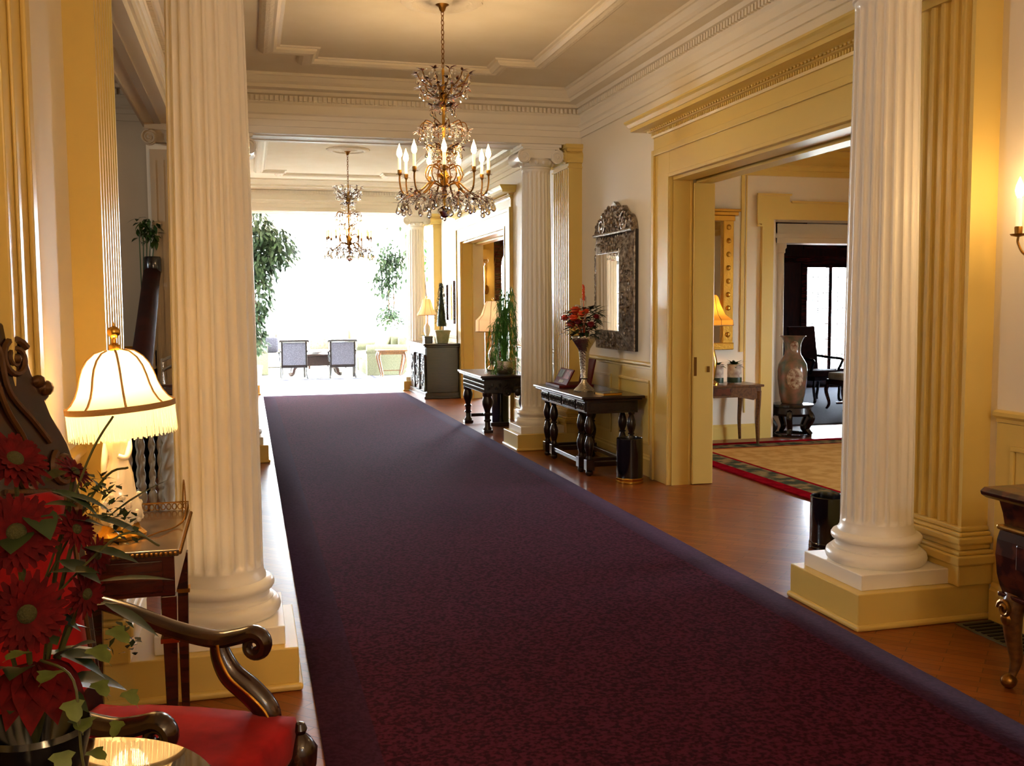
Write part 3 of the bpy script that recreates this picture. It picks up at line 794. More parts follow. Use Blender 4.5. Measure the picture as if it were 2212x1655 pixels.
# --- room behind the far doorway on the right
w = MB().box(RB, 4.48, 18.1, 18.3, 0, 3.4).box(5.62, 6.0, 18.1, 18.3, 0, 3.4)
struct('wall_morning_side', MB().box(6.0, 6.15, 12.3, 18.3, 0, 3.4), 'trim_paint')
struct('wall_morning_front', MB().box(RB, 6.0, 12.2, 12.3, 0, 3.4), 'trim_paint')
struct('wall_morning', w, 'trim_paint', label='golden cream wall seen through the far doorway')
struct('ceiling_morning', MB().box(RB, 6.15, 12.2, 18.3, 3.4, 3.5), 'ceiling_paint')
def arch(x0, x1, z0, zs, n=12):
    c = (x0 + x1) / 2; r = (x1 - x0) / 2
    return [(x0, z0), (x1, z0)] + [(c + r * math.cos(PI * k / n), zs + r * math.sin(PI * k / n)) for k in range(n + 1)]
def arch_frame(q, x0, x1, z0, zs, w_, y0, y1, n=12):
    c = (x0 + x1) / 2; r = (x1 - x0) / 2
    q.box(x0, x0 + w_, y0, y1, z0, zs).box(x1 - w_, x1, y0, y1, z0, zs).box(x0, x1, y0, y1, z0, z0 + w_)
    for k in range(n):
        a, b = PI * k / n, PI * (k + 1) / n
        pl = [(c + r * math.cos(a), zs + r * math.sin(a)), (c + r * math.cos(b), zs + r * math.sin(b)), (c + (r - w_) * math.cos(b), zs + (r - w_) * math.sin(b)), (c + (r - w_) * math.cos(a), zs + (r - w_) * math.sin(a))]
        q.prism(pl, y0, y1, 'xz')
t = thing('window_3', 'bright arched window in brown wood seen through the far doorway', 'window', (0, 18.12, 0)); t['kind'] = 'structure'
q = MB(); arch_frame(q, 4.48, 5.62, 0.0, 2.3, 0.13, -0.08, 0.1)
q.prism([(4.48, 2.3)] + [(5.05 + 0.57 * math.cos(PI * k / 12), 2.3 + 0.57 * math.sin(PI * k / 12)) for k in range(12, 5, -1)] + [(5.05, 3.4), (4.48, 3.4)], 0, 0.1, 'xz')
q.prism([(5.05, 3.4)] + [(5.05 + 0.57 * math.cos(PI * k / 12), 2.3 + 0.57 * math.sin(PI * k / 12)) for k in range(6, -1, -1)] + [(5.62, 2.3), (5.62, 3.4)], 0, 0.1, 'xz')
link('window_frame', q, 'mahogany', t)
link('pane', MB().prism(arch(4.61, 5.49, 0.13, 2.3), 0.0, 0.006, 'xz'), 'window_glass', t)
t = thing('slender_column', 'slender cream engaged column inside the far doorway', 'column', (3.99, 17.2, 0))
link('plinth', MB().box(-0.13, 0.13, -0.13, 0.13, 0, 0.3), 'trim_paint', t, bevel=0.006)
link('shaft', MB().lathe([(0.11, 0.3), (0.11, 0.34), (0.095, 0.36), (0.082, 2.25), (0.1, 2.27), (0.1, 2.3)], 24), 'trim_paint', t, smooth=True)
q = MB().box(-0.12, 0.12, -0.12, 0.12, 2.37, 2.45); volutes(q, 0.09, 2.34, 0.045, -0.1, 0.1)
link('capital', q, 'trim_paint', t, smooth=True)
struct('trim_21', MB().box(RB, 4.4, 18.04, 18.1, 2.45, 2.6).box(4.2, 4.3, 18.06, 18.1, 0, 2.45).box(4.02, 4.1, 18.06, 18.1, 0, 2.45), 'trim_paint', label='pilaster strips and band on the wall seen through the far doorway')

# --- sunroom
SY0, SY1, SX0, SX1, SZ = 18.6, 27.4, -3.0, 4.2, 3.7
struct('floor_sunroom', MB().box(SX0, SX1, 17.98, SY1, -0.002, 0.003), 'pale_stone', label='pale polished stone floor of the sunroom')
struct('wall_sunroom', MB().box(SX0, XL, SY0 - 0.1, SY0, 0, SZ).box(XR, SX1, SY0 - 0.1, SY0, 0, SZ).box(SX0 - 0.1, SX1 + 0.1, SY0 - 0.1, SY1, SZ + 0.0, SZ + 0.1), 'white_paint', label='white sunroom ceiling and end wall')
def window_wall(n, label, horizontal, a0, a1, pos, div):
    t = thing('window_%d' % n, label, 'window'); t['kind'] = 'structure'
    def B(q, u0, u1, d0, d1, z0, z1):
        return q.box(u0, u1, pos + d0, pos + d1, z0, z1) if horizontal else q.box(pos + d0, pos + d1, u0, u1, z0, z1)
    q = MB(); k = (a1 - a0) / div
    for i in range(div + 1): B(q, a0 + i * k - 0.06, a0 + i * k + 0.06, -0.06, 0.06, 0, SZ)
    
    for i in range(div):
        for (z0, z1) in ((0.002, 0.12), (2.75, 2.85), (SZ - 0.12, SZ - 0.002)): B(q, a0 + i * k + 0.061, a0 + (i + 1) * k - 0.061, -0.05, 0.05, z0, z1)
    link('window_frame', q, 'white_paint', t)
    q = MB()
    for i in range(div):
        u = a0 + (i + 0.5) * k
        for (z0, z1) in ((0.122, 0.984), (1.016, 1.884), (1.916, 2.748), (2.852, SZ - 0.122)): B(q, u - 0.015, u + 0.015, -0.02, 0.02, z0, z1)
    for i in range(div):
        for z in (1.0, 1.9): B(q, a0 + i * k + 0.062, a0 + (i + 1) * k - 0.062, -0.018, 0.018, z - 0.015, z + 0.015)
    link('muntin', q, 'white_paint', t)
    for i in range(div):
        link('pane', B(MB(), a0 + i * k + 0.06, a0 + (i + 1) * k - 0.06, -0.003, 0.003, 0.12, SZ - 0.12), 'window_glass', t)
window_wall(4, 'dazzling white window wall at the end of the sunroom', True, SX0, SX1, SY1, 6)
window_wall(5, 'tall sunroom windows on the left side', False, SY0 + 0.08, SY1 - 0.14, SX0, 7)
window_wall(6, 'tall sunroom windows on the right side', False, SY0 + 0.08, SY1 - 0.14, SX1, 7)

# ================================================================ CARPETS
tag(link('carpet_runner', MB().grid(lambda u, v: (0.21 + 2.455 * u, -3.0 + 20.5 * v, 0.008 + 0.0015 * math.sin(9 * v * 20) * (1 if u < 0.08 else 0) + 0.004), 12, 80), 'hall_carpet', smooth=True),
    'wide dark plum carpet runner with purple border down the hall', 'carpet')
r_ = bpy.data.objects['carpet_runner']; md = r_.modifiers.new('thick', 'SOLIDIFY'); md.thickness = 0.008
tag(link('drawing_room_rug', MB().box(0, 3.6, 0, 5.9, 0.001, 0.014), 'room_rug', loc=(4.22, 3.94, 0)), 'tan rug with crimson and floral border in the drawing room', 'rug')
tag(link('library_carpet', MB().box(6.3, 12.6, 11.1, 16.0, 0.001, 0.014), 'library_carpet'), 'grey blue carpet under the library chairs', 'carpet')
tag(link('sunroom_rug', MB().box(0, 4.0, 0, 4.2, 0.001, 0.012), 'sun_rug', loc=(-1.35, 21.3, 0)), 'pale patterned rug in the sunroom under the armchairs', 'rug')
# ================================================================ CHANDELIERS, SCONCES
def drop_mesh(h=0.05, r=0.013):
    q = MB().lathe([(0.001, 0), (r * 0.25, -h * 0.12), (r * 0.45, -h * 0.35), (r * 0.9, -h * 0.65), (r, -h * 0.78), (r * 0.75, -h * 0.92), (0.001, -h)], 8)
    me = bpy.data.meshes.new('crystal_drop'); me.from_pydata(q.v, [], q.f); me.materials.append(MATS['crystal'])
    return me
DROP = drop_mesh(0.055, 0.014); DROP_L = drop_mesh(0.085, 0.019)
def flower_small(q, c, r, up=(0, 0, 1)):
    for k in range(5):
        a = 2 * PI * k / 5 + c[0] * 40
        q.leaf(c, (math.cos(a), math.sin(a), 0.25), (0, 0, 1), r, r * 0.8, 0.2, 2)
def chandelier(x, y, zc, label, n=9, R=0.33, seed=1, dense=1.0, watts=1.0, flip=0.0):
    rnd = random.Random(seed)
    t = thing('crystal_chandelier', label, 'chandelier', (x, y, zc), 0)
    Z = lambda z: z - 3.76
    link('canopy', MB().lathe([(0.01, 0), (0.058, 0), (0.06, -0.012), (0.05, -0.03), (0.03, -0.042), (0.02, -0.07), (0.008, -0.085)], 20), 'old_brass', t, smooth=True)
    lk = MB().tube([(0.011 * math.cos(a), 0, 0.021 * math.sin(a)) for a in [2 * PI * k / 12 for k in range(12)]], 0.0035, 5, closed=True)
    first = None
    zz = Z(3.67); i = 0
    while zz > Z(3.27):
        o = link('chain_link', first.data if first else lk, 'old_brass', t, loc=(0, 0, zz)) if first else link('chain_link', lk, 'old_brass', t, smooth=True, loc=(0, 0, zz))
        first = first or o
        o.rotation_euler = (0, 0, (i % 2) * PI / 2 + 0.4); i += 1; zz -= 0.034
    link('stem', MB().lathe([(0.004, Z(3.28)), (0.012, Z(3.26)), (0.008, Z(3.2)), (0.014, Z(3.15)), (0.022, Z(3.12)), (0.034, Z(3.08)), (0.03, Z(3.04)), (0.02, Z(3.02)), (0.028, Z(2.99)), (0.012, Z(2.97)),
                             (0.012, Z(2.88)), (0.024, Z(2.86)), (0.012, Z(2.84)), (0.01, Z(2.7)), (0.03, Z(2.66)), (0.012, Z(2.62)), (0.016, Z(2.54)), (0.038, Z(2.5)), (0.03, Z(2.44)),
                             (0.014, Z(2.41)), (0.02, Z(2.36)), (0.012, Z(2.32)), (0.004, Z(2.26))], 14), 'gilt', t, smooth=True)
    # tiers of small curved leaf arms
    leaf = MB(); beads = MB(); red = MB()
    def tier(name, k, z0, z1, r1, rise, off):
        fm = None
        for j in range(k):
            a = 2 * PI * j / k + off
            if fm is None:
                p = bez([(0.01, 0, z0), (r1 * 0.45, 0, z0 + rise * 0.3), (r1 * 0.85, 0, z0 + rise * 0.8), (r1, 0, z1), (r1 * 0.93, 0, z1 - 0.02)], 4)
                o = link(name, MB().tube(p, [0.006 - 0.003 * q_ / len(p) for q_ in range(len(p))], 5), 'old_brass', t, smooth=True); fm = o.data
            else: o = link(name, fm, None, t)
            o.rotation_euler = (0, 0, a)
            ca, sa = math.cos(a), math.sin(a)
            for f in (0.4, 0.7, 1.0):
                rr = r1 * f; z = z0 + (z1 - z0) * f ** 1.5
                for s in range(4):
                    b = a + rnd.uniform(-1.4, 1.4)
                    leaf.leaf((rr * ca, rr * sa, z), (math.cos(b), math.sin(b), rnd.uniform(-0.2, 0.9)), (0, 0, 1), rnd.uniform(0.035, 0.06), 0.022, 0.3, 3)
                if f > 0.6 and rnd.random() < 0.6: flower_small(red if rnd.random() < 0.5 else leaf, (rr * ca, rr * sa, z + 0.008), 0.016)
            for s in range(int(14 * dense)):
                f = rnd.uniform(0.25, 1.05); b = a + rnd.uniform(-0.35, 0.35)
                beads.ball((r1 * f * math.cos(b), r1 * f * math.sin(b), z0 + (z1 - z0) * f + rnd.uniform(-0.03, 0.02)), rnd.uniform(0.005, 0.009), 6, 4)
            o = link('crystal_drop', DROP, None, t, loc=(r1 * ca, r1 * sa, z1 - 0.022))
    tier('crown_arm', 11, Z(3.10), Z(3.23), 0.19, 0.10, 0.2)
    tier('crown_arm', 10, Z(3.05), Z(3.13), 0.17, 0.05, 0.5)
    tier('collar_arm', 6, Z(3.00), Z(3.0), 0.09, 0.02, 0.1)
    tier('collar_arm', 10, Z(2.86), Z(2.82), 0.18, 0.03, 0.35)
    tier('collar_arm', 6, Z(2.68), Z(2.70), 0.13, 0.05, 0.0)
    # main candle arms
    fm = cupm = canm = bulm = None
    for j in range(n):
        a = -PI / 2 - 0.19 + 2 * PI * j / n + flip
        zc_ = Z(2.50)
        if fm is None:
            p = bez([(0.02, 0, Z(2.42)), (0.10, 0, Z(2.45)), (0.16, 0, Z(2.40)), (0.24, 0, Z(2.345)), (0.31, 0, Z(2.37)), (R, 0, Z(2.44)), (R, 0, zc_)], 5)
            p2 = bez([(0.05, 0, Z(2.55)), (0.11, 0, Z(2.57)), (0.14, 0, Z(2.50)), (0.10, 0, Z(2.44))], 5)
            o = link('arm', MB().tube(p, 0.0065, 6).tube(p2, 0.005, 5), 'old_brass', t, smooth=True); fm = o.data
            q = MB().lathe([(0.006, zc_ - 0.012), (0.014, zc_), (0.016, zc_ + 0.02), (0.015, zc_ + 0.032)], 10, (R, 0, 0))
            for k in range(6):
                b = 2 * PI * k / 6
                q.leaf((R, 0, zc_), (math.cos(b), math.sin(b), 0.35), (0, 0, 1), 0.042, 0.02, 0.35, 3)
            c1 = link('candle_cup', q, 'old_brass', o, smooth=True); cupm = c1.data
            c2 = link('candle', MB().lathe([(0.0115, zc_ + 0.03), (0.0115, zc_ + 0.12), (0.008, zc_ + 0.122)], 12, (R, 0, 0)), 'candle_wax', o, smooth=True); canm = c2.data
            c3 = link('flame_bulb', MB().lathe([(0.008, zc_ + 0.12), (0.018, zc_ + 0.135), (0.021, zc_ + 0.15), (0.017, zc_ + 0.174), (0.007, zc_ + 0.20), (0.001, zc_ + 0.222)], 10, (R, 0, 0)), 'candle_bulb', o, smooth=True); bulm = c3.data
        else:
            o = link('arm', fm, None, t)
            link('candle_cup', cupm, None, o); link('candle', canm, None, o); link('flame_bulb', bulm, None, o)
        o.rotation_euler = (0, 0, a)
        ca, sa = math.cos(a), math.sin(a)
        point('candle_light', (x + R * ca, y + R * sa, zc + zc_ + 0.16), CANDLE_W * watts, WARM, 0.03)
        for f in (0.3, 0.5, 0.75, 0.95):
            rr = R * f; z = Z(2.36)
            for s in range(7):
                b = a + rnd.uniform(-1.8, 1.8)
                leaf.leaf((rr * ca, rr * sa, z + rnd.uniform(-0.05, 0.03)), (math.cos(b), math.sin(b), rnd.uniform(-0.5, 0.6)), (0, 0, 1), rnd.uniform(0.035, 0.065), 0.024, 0.3, 3)
            if rnd.random() < 0.7: flower_small(red if rnd.random() < 0.55 else leaf, (rr * ca, rr * sa, z + 0.02), 0.02)
    body = MB()
    for j in range(int(70 * dense)):
        b = rnd.uniform(0, 2 * PI); rr = rnd.uniform(0.02, 0.07); z = Z(rnd.uniform(2.42, 2.68))
        body.leaf((rr * math.cos(b), rr * math.sin(b), z), (math.cos(b), math.sin(b), rnd.uniform(-0.4, 1.2)), (0, 0, 1), rnd.uniform(0.04, 0.07), 0.024, 0.4, 3)
    link('gilt_leaves', body, 'gilt', t, smooth=True, kind='stuff')
    # lower skirt of hanging crystals
    for j in range(int(26 * dense)):
        a = 2 * PI * j / int(26 * dense) + rnd.uniform(-0.05, 0.05); rr = rnd.uniform(0.30, 0.375); z = Z(2.33) - rnd.uniform(0, 0.04)
        link('crystal_drop', DROP_L, None, t, loc=(rr * math.cos(a), rr * math.sin(a), z))
        leaf.leaf((rr * math.cos(a), rr * math.sin(a), z), (math.cos(a), math.sin(a), 0.4), (0, 0, 1), 0.05, 0.02, 0.4, 3)
        leaf.tube([(rr * 0.8 * math.cos(a), rr * 0.8 * math.sin(a), Z(2.35)), (rr * math.cos(a), rr * math.sin(a), z)], 0.0025, 4)
    for j in range(int(14 * dense)):
        a = 2 * PI * j / int(14 * dense) + 0.1; rr = rnd.uniform(0.14, 0.24); z = Z(2.30) - rnd.uniform(0, 0.03)
        link('crystal_drop', DROP, None, t, loc=(rr * math.cos(a), rr * math.sin(a), z))
    for j in range(int(420 * dense)):
        a = rnd.uniform(0, 2 * PI); rr = 0.37 * math.sqrt(rnd.random()); z = Z(2.35) - rnd.uniform(0, 0.10) * (1.1 - rr / 0.5)
        beads.ball((rr * math.cos(a), rr * math.sin(a), z), rnd.uniform(0.005, 0.009), 6, 4)
    # bead strings between the collars
    for j in range(9):
        a = 2 * PI * j / 9
        for k in range(int(14 * dense)):
            f = k / 13; rr = 0.17 * (1 - f) ** 1.5 + 0.035 + 0.11 * f ** 3; z = Z(2.84) + (Z(2.5) - Z(2.84)) * f
            beads.ball((rr * math.cos(a + f), rr * math.sin(a + f), z), 0.008, 6, 4)
    link('crystal_beads', beads, 'crystal', t, smooth=True, kind='stuff')
    link('metal_leaves', leaf, 'chandelier_metal', t, smooth=True, kind='stuff')
    link('red_glass_flowers', red, 'red_crystal', t, smooth=True, kind='stuff')
    link('finial', MB().lathe([(0.005, Z(2.28)), (0.05, Z(2.255)), (0.055, Z(2.235)), (0.035, Z(2.205)), (0.012, Z(2.19)), (0.012, Z(2.175)), (0.002, Z(2.165))], 12), 'crystal', t)
    return t
chandelier(1.425, 7.27, ZC, 'crystal chandelier with nine lit candles and red flowers in the near bay')
chandelier(1.41, 14.27, ZC, 'smaller looking crystal chandelier with lit candles in the far bay', n=12, R=0.31, seed=5, dense=0.8, watts=0.07)
chandelier(1.425, -1.0, ZC, 'assumed crystal chandelier behind the viewer, added to light the near columns', seed=9, dense=0.3, watts=2.7)  # assumed lamp, added to light the near columns from the front

def sconce(x, y, z, side, label, arms=2, rz=0.0, watts=1.0):
    """two armed wall sconce; side: +1 wall at +X"""
    t = thing('wall_sconce', label, 'sconce', (x, y, z), rz)
    s = -side
    q = MB()
    for (zz, r) in ((0.0, 0.05), ):
        q.prism([(0.045 * math.cos(2 * PI * k / 16), 0.09 * math.sin(2 * PI * k / 16)) for k in range(16)], min(0, s * 0.015), max(0, s * 0.015), 'yz')
    link('back_plate', q, 'old_brass', t, bevel=0.004)
    for sy in ((-1, 1) if arms == 2 else (1,)):
        p = bez([(s * 0.015, 0, -0.02), (s * 0.05, sy * 0.03, -0.06), (s * 0.09, sy * 0.08, -0.05), (s * 0.10, sy * 0.11, 0.0), (s * 0.10, sy * 0.11, 0.03)], 6)
        a = link('arm', MB().tube(p, 0.006, 6).tube(spiral((s * 0.075, sy * 0.055, -0.03), 0.03, 0.008, 1.2, 0, 18, 'yz'), 0.0045, 5), 'old_brass', t, smooth=True)
        link('drip_pan', MB().lathe([(0.005, 0.028), (0.03, 0.034), (0.036, 0.042), (0.03, 0.038), (0.016, 0.04), (0.018, 0.07), (0.016, 0.075)], 14, (s * 0.10, sy * 0.11, 0)), 'old_brass', a, smooth=True)
        link('candle', MB().lathe([(0.013, 0.07), (0.013, 0.20), (0.008, 0.203)], 12, (s * 0.10, sy * 0.11, 0)), 'candle_wax', a, smooth=True)
        link('flame_bulb', MB().lathe([(0.006, 0.2), (0.015, 0.215), (0.019, 0.235), (0.015, 0.258), (0.005, 0.285), (0.001, 0.295)], 10, (s * 0.10, sy * 0.11, 0)), 'candle_bulb', a, smooth=True)
        px, py = s * 0.10, sy * 0.11
        point('sconce_light', (x + px * math.cos(rz) - py * math.sin(rz), y + px * math.sin(rz) + py * math.cos(rz), z + 0.24), SCONCE_W * watts, WARM, 0.03)
    return t
sconce(XR, 3.62, 1.80, 1, 'brass candle sconce lit on the cream wall at the right edge')
sconce(4.33, 18.10, 1.85, 1, 'lit candle sconce seen through the far doorway beside the arched window', 1, PI / 2, 1.5)
sconce(XR, 1.2, 1.80, 1, 'assumed brass candle sconce on the right wall behind the viewer, added for foreground light', 2, 0, 0.45)  # this and the next: assumed sconces, added for foreground light
sconce(XL, 0.6, 1.80, -1, 'assumed brass candle sconce on the left wall behind the viewer, added for foreground light', 2, 0, 0.3)

chandelier(6.9, 5.6, RZC, 'unseen crystal chandelier added to warm the drawing room', n=9, R=0.32, seed=8, dense=0.3, watts=0.85)  # unseen chandelier, added for warm light on the drawing room walls
t = thing('added_lantern', 'unseen brass lantern added to brighten the stair hall', 'lantern', (-3.0, 6.4, ZC))  # unseen lantern, added to lift the dark stair hall
link('rod', MB().tube([(0, 0, 0), (0, 0, -0.9)], 0.008, 6), 'old_brass', t)
link('cage', MB().lathe([(0.03, -0.9), (0.14, -0.95), (0.14, -0.97), (0.13, -0.97)], 6).lathe([(0.13, -1.35), (0.14, -1.35), (0.14, -1.37), (0.02, -1.42)], 6).tube([(0.135, 0, -0.96), (0.135, 0, -1.36)], 0.006, 5).tube([(-0.135, 0, -0.96), (-0.135, 0, -1.36)], 0.006, 5), 'old_brass', t)
link('bulb', MB().ball((0, 0, -1.15), 0.04, 12, 8), 'candle_bulb', t, smooth=True)
point('added_lantern_light', (-3.0, 6.4, ZC - 1.15), 15.0, WARM, 0.06)
# ================================================================ RIGHT SIDE OF THE HALL
def bin_(x, y, r, h, label, gold=True):
    t = thing('waste_bin', label, 'bin', (x, y, 0.0), 0, 'black waste bins')
    link('body', MB().lathe([(r * 0.9, 0.04), (r, 0.045), (r, h), (r * 0.96, h + 0.004), (r * 0.94, h - 0.005), (r * 0.93, 0.06), (r * 0.5, 0.055)], 36), 'black_lacquer', t, smooth=True)
    link('base_ring', MB().lathe([(r * 0.98, 0), (r * 1.04, 0.004), (r * 1.04, 0.018), (r * 1.0, 0.022), (r * 1.03, 0.027), (r * 1.03, 0.042), (r * 0.99, 0.047)], 36), 'brass' if gold else 'black_lacquer', t, smooth=True)
bin_(3.17, 7.95, 0.115, 0.385, 'black cylindrical waste bin with gold base in front of the console table')
bin_(3.50, 5.40, 0.12, 0.33, 'black waste bin half hidden behind the nearest right column', False)
bin_(3.10, 12.25, 0.11, 0.42, 'black waste bin under the carved oak table by the fern', False)

def turned_leg(q, x, y, z0, z1, r):
    H = z1 - z0
    prof = [(0.7, 0.0), (0.75, 0.03), (0.55, 0.07), (0.62, 0.1), (0.95, 0.24), (1.0, 0.33), (0.8, 0.42), (0.5, 0.5), (0.75, 0.515), (0.75, 0.535), (0.5, 0.55), (0.85, 0.63), (1.0, 0.72), (0.85, 0.82), (0.5, 0.93), (0.7, 0.96), (0.7, 1.0)]
    q.lathe([(r * a, z0 + H * b) for a, b in prof], 14, (x, y, 0))
# console table: eight turned legs in pairs
t = thing('console_table', 'dark oak console table with carved drawers and paired turned legs under the mirror', 'table', (2.82, 8.2, 0))
link('table_top', MB().box(0, 0.60, 0, 1.55, 0.705, 0.73).box(0.02, 0.58, 0.02, 1.53, 0.685, 0.705), 'dark_oak', t, bevel=0.008)
link('frame', MB().box(0.075, 0.56, 0.08, 1.47, 0.57, 0.685), 'dark_oak', t, bevel=0.004)
for (a, b) in ((0.10, 0.34), (0.38, 0.76), (0.80, 1.18), (1.22, 1.45)):
    d = link('drawer', MB().box(0.060, 0.078, a, b, 0.585, 0.675), 'carved_oak', t, bevel=0.004)
    q = MB()
    for i in range(int((b - a) / 0.045)):
        y = a + 0.03 + i * 0.045
        q.ball((0.058, y, 0.65), (0.008, 0.014, 0.012), 6, 4).ball((0.058, y, 0.61), (0.008, 0.014, 0.012), 6, 4).tube([(0.058, y - 0.018, 0.615), (0.055, y, 0.632), (0.058, y + 0.018, 0.648)], 0.005, 4)
    link('carving', q, 'carved_oak', d, smooth=True, kind='stuff')
link('end_carving', MB().box(0.10, 0.53, 0.072, 0.082, 0.59, 0.67), 'carved_oak', t, bevel=0.004)
for x in (0.115, 0.52):
    for y in (0.14, 0.36, 1.20, 1.42):
        q = MB(); turned_leg(q, x, y, 0.15, 0.57, 0.042)
        g = link('leg', q, 'dark_oak', t, smooth=True)
        link('foot', MB().box(x - 0.038, x + 0.038, y - 0.038, y + 0.038, 0.055, 0.15).ball((x, y, 0.03), (0.036, 0.036, 0.03), 10, 6), 'dark_oak', g, bevel=0.003)
for y in (0.14, 0.36, 1.20, 1.42): link('stretcher', MB().box(0.153, 0.482, y - 0.022, y + 0.022, 0.085, 0.13), 'dark_oak', t, bevel=0.004)
for x in (0.115, 0.52): link('stretcher', MB().box(x - 0.02, x + 0.02, 0.398, 1.162, 0.085, 0.125), 'dark_oak', t, bevel=0.004)

# objects on the console
def trumpet_vase(t):
    prof = [(0.098, 0.0), (0.1, 0.012), (0.078, 0.035), (0.056, 0.055), (0.03, 0.085), (0.022, 0.11), (0.034, 0.125), (0.03, 0.14), (0.04, 0.25), (0.05, 0.37), (0.058, 0.40), (0.085, 0.44), (0.112, 0.485), (0.12, 0.515), (0.118, 0.52), (0.1, 0.49), (0.05, 0.42), (0.03, 0.3)]
    link('vase', MB().lathe(prof, 32, rfun=lambda a, z, r: r * (1 + 0.05 * math.cos(8 * a) * (1 if z < 0.06 or z > 0.47 else 0.5))), 'silver', t, smooth=True)
def rose(q, c, r, rnd):
    q.ball((c[0], c[1], c[2]), (r * 0.62, r * 0.62, r * 0.55), 10, 7)
    for ring, (k, f, upz) in enumerate(((4, 0.45, 1.2), (6, 0.75, 0.7), (8, 1.0, 0.25), (8, 1.0, -0.3))):
        for j in range(k):
            a = 2 * PI * j / k + ring * 0.5 + rnd.random() * 0.3
            q.leaf((c[0], c[1], c[2] - r * 0.3), (math.cos(a), math.sin(a), upz), (0, 0, 1), r * (0.75 + 0.35 * f), r * 0.95, -0.35, 3, 0.4)
t = thing('flower_arrangement', 'orange and white flowers in a tall silver trumpet vase on the console', 'flowers', (3.04, 8.78, 0.731))
trumpet_vase(t)
rnd = random.Random(4)
fols = MB()
for i in range(230):
    a = rnd.uniform(0, 2 * PI); rr = rnd.uniform(0.02, 0.15); z = 0.53 + rnd.uniform(-0.02, 0.25)
    fols.leaf((rr * math.cos(a), rr * math.sin(a), z), (math.cos(a), math.sin(a), rnd.uniform(-0.3, 0.8)), (0, 0, 1), rnd.uniform(0.06, 0.12), 0.04, 0.3, 4)
link('foliage', fols, 'leaf_dark', t, smooth=True, kind='stuff')
for (x, y, z, r, m_) in ((-0.09, 0.04, 0.60, 0.042, 'petal_orange'), (-0.08, -0.10, 0.62, 0.03, 'petal_wine'), (-0.08, -0.03, 0.73, 0.045, 'petal_orange'), (-0.03, 0.14, 0.70, 0.036, 'petal_orange'), (0.0, -0.15, 0.60, 0.035, 'petal_wine'),
                         (-0.06, 0.05, 0.70, 0.032, 'petal_wine'), (-0.02, -0.10, 0.72, 0.03, 'petal_orange'), (-0.09, -0.01, 0.66, 0.03, 'petal_white'), (0.04, 0.04, 0.74, 0.03, 'petal_white'), (-0.02, 0.10, 0.76, 0.03, 'petal_white'), (0.06, -0.1, 0.67, 0.03, 'petal_wine'), (-0.11, -0.08, 0.66, 0.04, 'petal_orange'), (-0.06, -0.12, 0.70, 0.035, 'petal_orange'), (-0.12, 0.09, 0.66, 0.036, 'petal_orange')):
    x, y, z, r = x * 1.25, y * 1.25, z + 0.03, r * 1.4; q = MB(); rose(q, (x, y, z), r, rnd); q.tube([(0, 0, 0.48), (x * 0.7, y * 0.7, z - 0.06), (x, y, z - 0.01)], 0.003, 4)
    link('flower', q, m_, t, smooth=True)
for (x, y, h) in ((0.0, 0.02, 1.0), (0.03, 0.06, 0.9), (0.02, 0.14, 0.87)):
    q = MB().tube([(0, 0, 0.5), (x, y, h)], 0.003, 4)
    for k in range(26):
        f = 0.72 + 0.28 * k / 26
        q.ball((x * f + 0.008 * math.cos(k * 2.4), y * f + 0.008 * math.sin(k * 2.4), 0.5 + (h - 0.5) * f), (0.007, 0.007, 0.01), 5, 4)
    link('flower_spike', q, 'petal_white' if h < 0.95 else 'petal_orange', t, smooth=True)
for (y, z) in ((-0.22, 0.64), (-0.2, 0.69)):
    link('twig', MB().tube(bez([(0, 0, 0.52), (0.02, y * 0.5, z - 0.02), (0.03, y, z), (0.03, y * 1.35, z - 0.03)], 5), 0.003, 4), 'stem', t)

t = thing('presentation_box', 'open dark red box with framed plaques and a label on the console table', 'box', (2.98, 9.40, 0.731), 0.0)
link('base', MB().box(-0.06, 0.30, -0.22, 0.24, 0, 0.025), 'red_leather', t, bevel=0.004)
q = MB(); i0 = q.mark(); q.box(0, 0.015, -0.20, 0.22, 0, 0.17); q.xf(Matrix.Translation((0.02, 0, 0.025)) @ Matrix.Rotation(math.radians(28), 4, 'Y'), i0)
p = link('plaque', q, 'red_leather', t, bevel=0.003)
q = MB().box(-0.003, 0.0, 0.04, 0.18, 0.07, 0.155); q.xf(Matrix.Translation((0.02, 0, 0.025)) @ Matrix.Rotation(math.radians(28), 4, 'Y')); link('picture', q, 'photo_print', p)
q = MB().box(-0.003, 0.0, -0.17, -0.02, 0.06, 0.155); q.xf(Matrix.Translation((0.02, 0, 0.025)) @ Matrix.Rotation(math.radians(28), 4, 'Y')); link('picture', q, 'rose_print', p)
q = MB().box(-0.003, 0.0, -0.06, 0.07, 0.015, 0.045); q.xf(Matrix.Translation((0.02, 0, 0.025)) @ Matrix.Rotation(math.radians(28), 4, 'Y')); link('label_card', q, 'paper', p)
q = MB().box(0, 0.02, -0.24, 0.10, 0, 0.26); q.xf(Matrix.Translation((0.24, -0.02, 0.025)) @ Matrix.Rotation(math.radians(12), 4, 'Y')); link('lid', q, 'red_leather', t, bevel=0.004)
t = thing('visitor_book', 'small black book with gilt page edges on the console table end', 'book', (3.02, 8.36, 0.731), 0.12)
link('cover', MB().box(0, 0.19, -0.12, 0.06, 0, 0.003).box(0, 0.19, -0.12, 0.06, 0.02, 0.024).box(0, 0.19, 0.057, 0.06, 0.0, 0.024), 'black_lacquer', t)
link('pages', MB().box(0.004, 0.186, -0.117, 0.057, 0.003, 0.02), 'brass', t)

